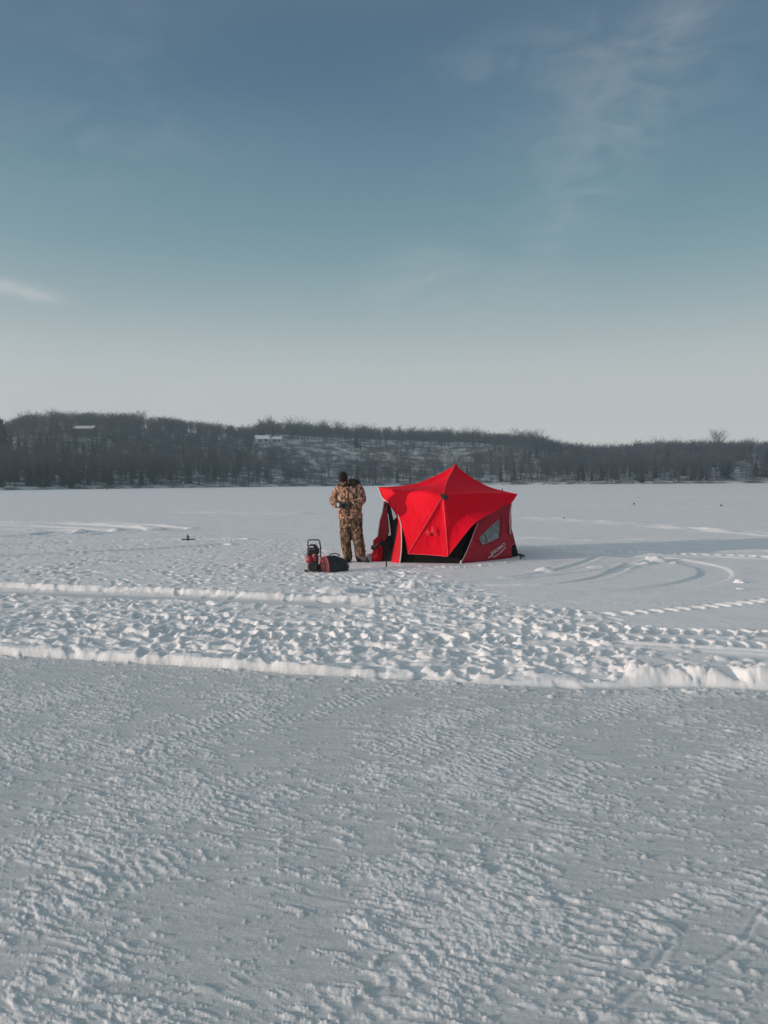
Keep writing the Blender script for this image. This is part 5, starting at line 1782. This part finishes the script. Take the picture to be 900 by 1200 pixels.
def arch(t, w, h, k=22):
    """D-shaped section at distance t along the bag"""
    pts = []
    for j in range(k + 1):
        a = math.pi * j / k
        x = -math.cos(a); z = math.sin(a) ** .62
        pts.append(b0 + axv * t + sdv * (x * w / 2 * (1 - .06 * z)) + Vector((0, 0, .008 + h * z)))
    pts.append(b0 + axv * t + sdv * (w / 2 * .96) + Vector((0, 0, -.01)))
    pts.append(b0 + axv * t - sdv * (w / 2 * .96) + Vector((0, 0, -.01)))
    return pts
sec = [(-.012, .26, .22), (0, .29, .25), (.02, .305, .262), (.12, .31, .268), (.25, .30, .25), (.36, .275, .215), (.42, .25, .18), (.435, .20, .14)]
q = MB(); q.rings([arch(*s) for s in sec])
bm2 = remeshed(q, .009, 4, 'bag_body')
displace(bm2, lambda c, n_: .010 * mnoise.noise(c * 11) + .004 * mnoise.noise(c * 26))
bodyo = link_mesh('bag_body', bm2, m_bag, bag)
def loop_(t, w, h, r__, nm='piping', m=m_rpipe, e=.006):
    pts = [p + (p - (b0 + axv * t)).normalized() * e for p in arch(t, w, h)[:-2]]
    return MB().tube(pts, r__, 8).build(nm, m, bag)
loop_(.004, .290, .250, .012); loop_(-.008, .215, .185, .006, e=.0)
pk = MB()
for x in (-.065, .0, .065):
    c = b0 - axv * .012 + sdv * x + Vector((0, 0, .085))
    pk.box(c, (.052, .03, .13), Matrix((sdv, axv, Vector((0, 0, 1)))).transposed(), .010)
pkt = pk.build('end_pockets', m_mesh, bag)
for x in (-.033, .033):
    c = b0 - axv * .032 + sdv * x
    MB().tube([c + Vector((0, 0, .02)), c + Vector((0, 0, .16))], .005, 6).build('pocket_binding', m_rpipe, pkt)
c = b0 - axv * .030
MB().ell(c + Vector((0, 0, .185)), (.035, .012, .016), 12, 8, Matrix((sdv, axv, Vector((0, 0, 1)))).transposed()).build('badge', m_rpipe, bag)
pts = [b0 + axv * t + Vector((0, 0, .01 + z)) + sdv * .02 for t, z in ((.09, .268), (.12, .292), (.20, .300), (.27, .285), (.31, .245))]
MB().tube(pts, .010, 8).build('carry_handle', m_strap, bag)
e = b0 + axv * .44
MB().tube([e + Vector((0, 0, .12)) + sdv * .05, e + axv * .03 + Vector((0, 0, .10)) + sdv * .06, e + axv * .03 + Vector((0, 0, .04)) + sdv * .06, e + Vector((0, 0, .02)) + sdv * .05], .009, 8).build('end_handle', m_strap, bag)
MB().box(e + axv * .012 + Vector((0, 0, .13)) + sdv * .02, (.03, .012, .04), Matrix((sdv, axv, Vector((0, 0, 1)))).transposed(), .004).build('tan_tag', mat_noise('tan_leather', (.30, .20, .09), (.38, .26, .12), 20, .7), bag, smooth=False)
MB().tube([b0 + axv * .02 + Vector((0, 0, .262)), b0 + axv * .2 + Vector((0, 0, .270)), b0 + axv * .40 + Vector((0, 0, .20))], .006, 6).build('zip', m_rpipe if False else m_strap, bag)

# ================================================================== winter air
hzm = bpy.data.materials.new('winter_haze'); hzm.use_nodes = True
nt_ = hzm.node_tree; nt_.nodes.clear()
o_ = nt_.nodes.new('ShaderNodeOutputMaterial'); v_ = nt_.nodes.new('ShaderNodeVolumePrincipled')
v_.inputs['Color'].default_value = (.62, .82, .97, 1); v_.inputs['Density'].default_value = HAZE; v_.inputs['Anisotropy'].default_value = .2
nt_.links.new(v_.outputs[0], o_.inputs['Volume'])
q = MB().box((0, 0, 27.5), (1460, 1460, 60)); hz_o = q.build('haze', hzm, smooth=False)
tag(hz_o, kind='stuff')
hz_o.visible_shadow = True

# ================================================================== render settings
vs_ = SC.view_settings
vs_.view_transform = 'Standard'
try: vs_.look = 'None'
except Exception: pass
vs_.gamma = 1.0; vs_.use_curve_mapping = False; vs_.exposure = EXPO
SC.render.engine = 'CYCLES'
cy = SC.cycles
cy.use_denoising = True
cy.denoising_prefilter = 'NONE'
try: cy.denoiser = 'OPENIMAGEDENOISE'
except Exception: pass
cy.use_adaptive_sampling = False
cy.max_bounces = 6; cy.diffuse_bounces = 4; cy.glossy_bounces = 2; cy.transmission_bounces = 4; cy.volume_bounces = 0
cy.sample_clamp_indirect = 4.0; cy.caustics_reflective = False; cy.caustics_refractive = False
SC.render.film_transparent = False
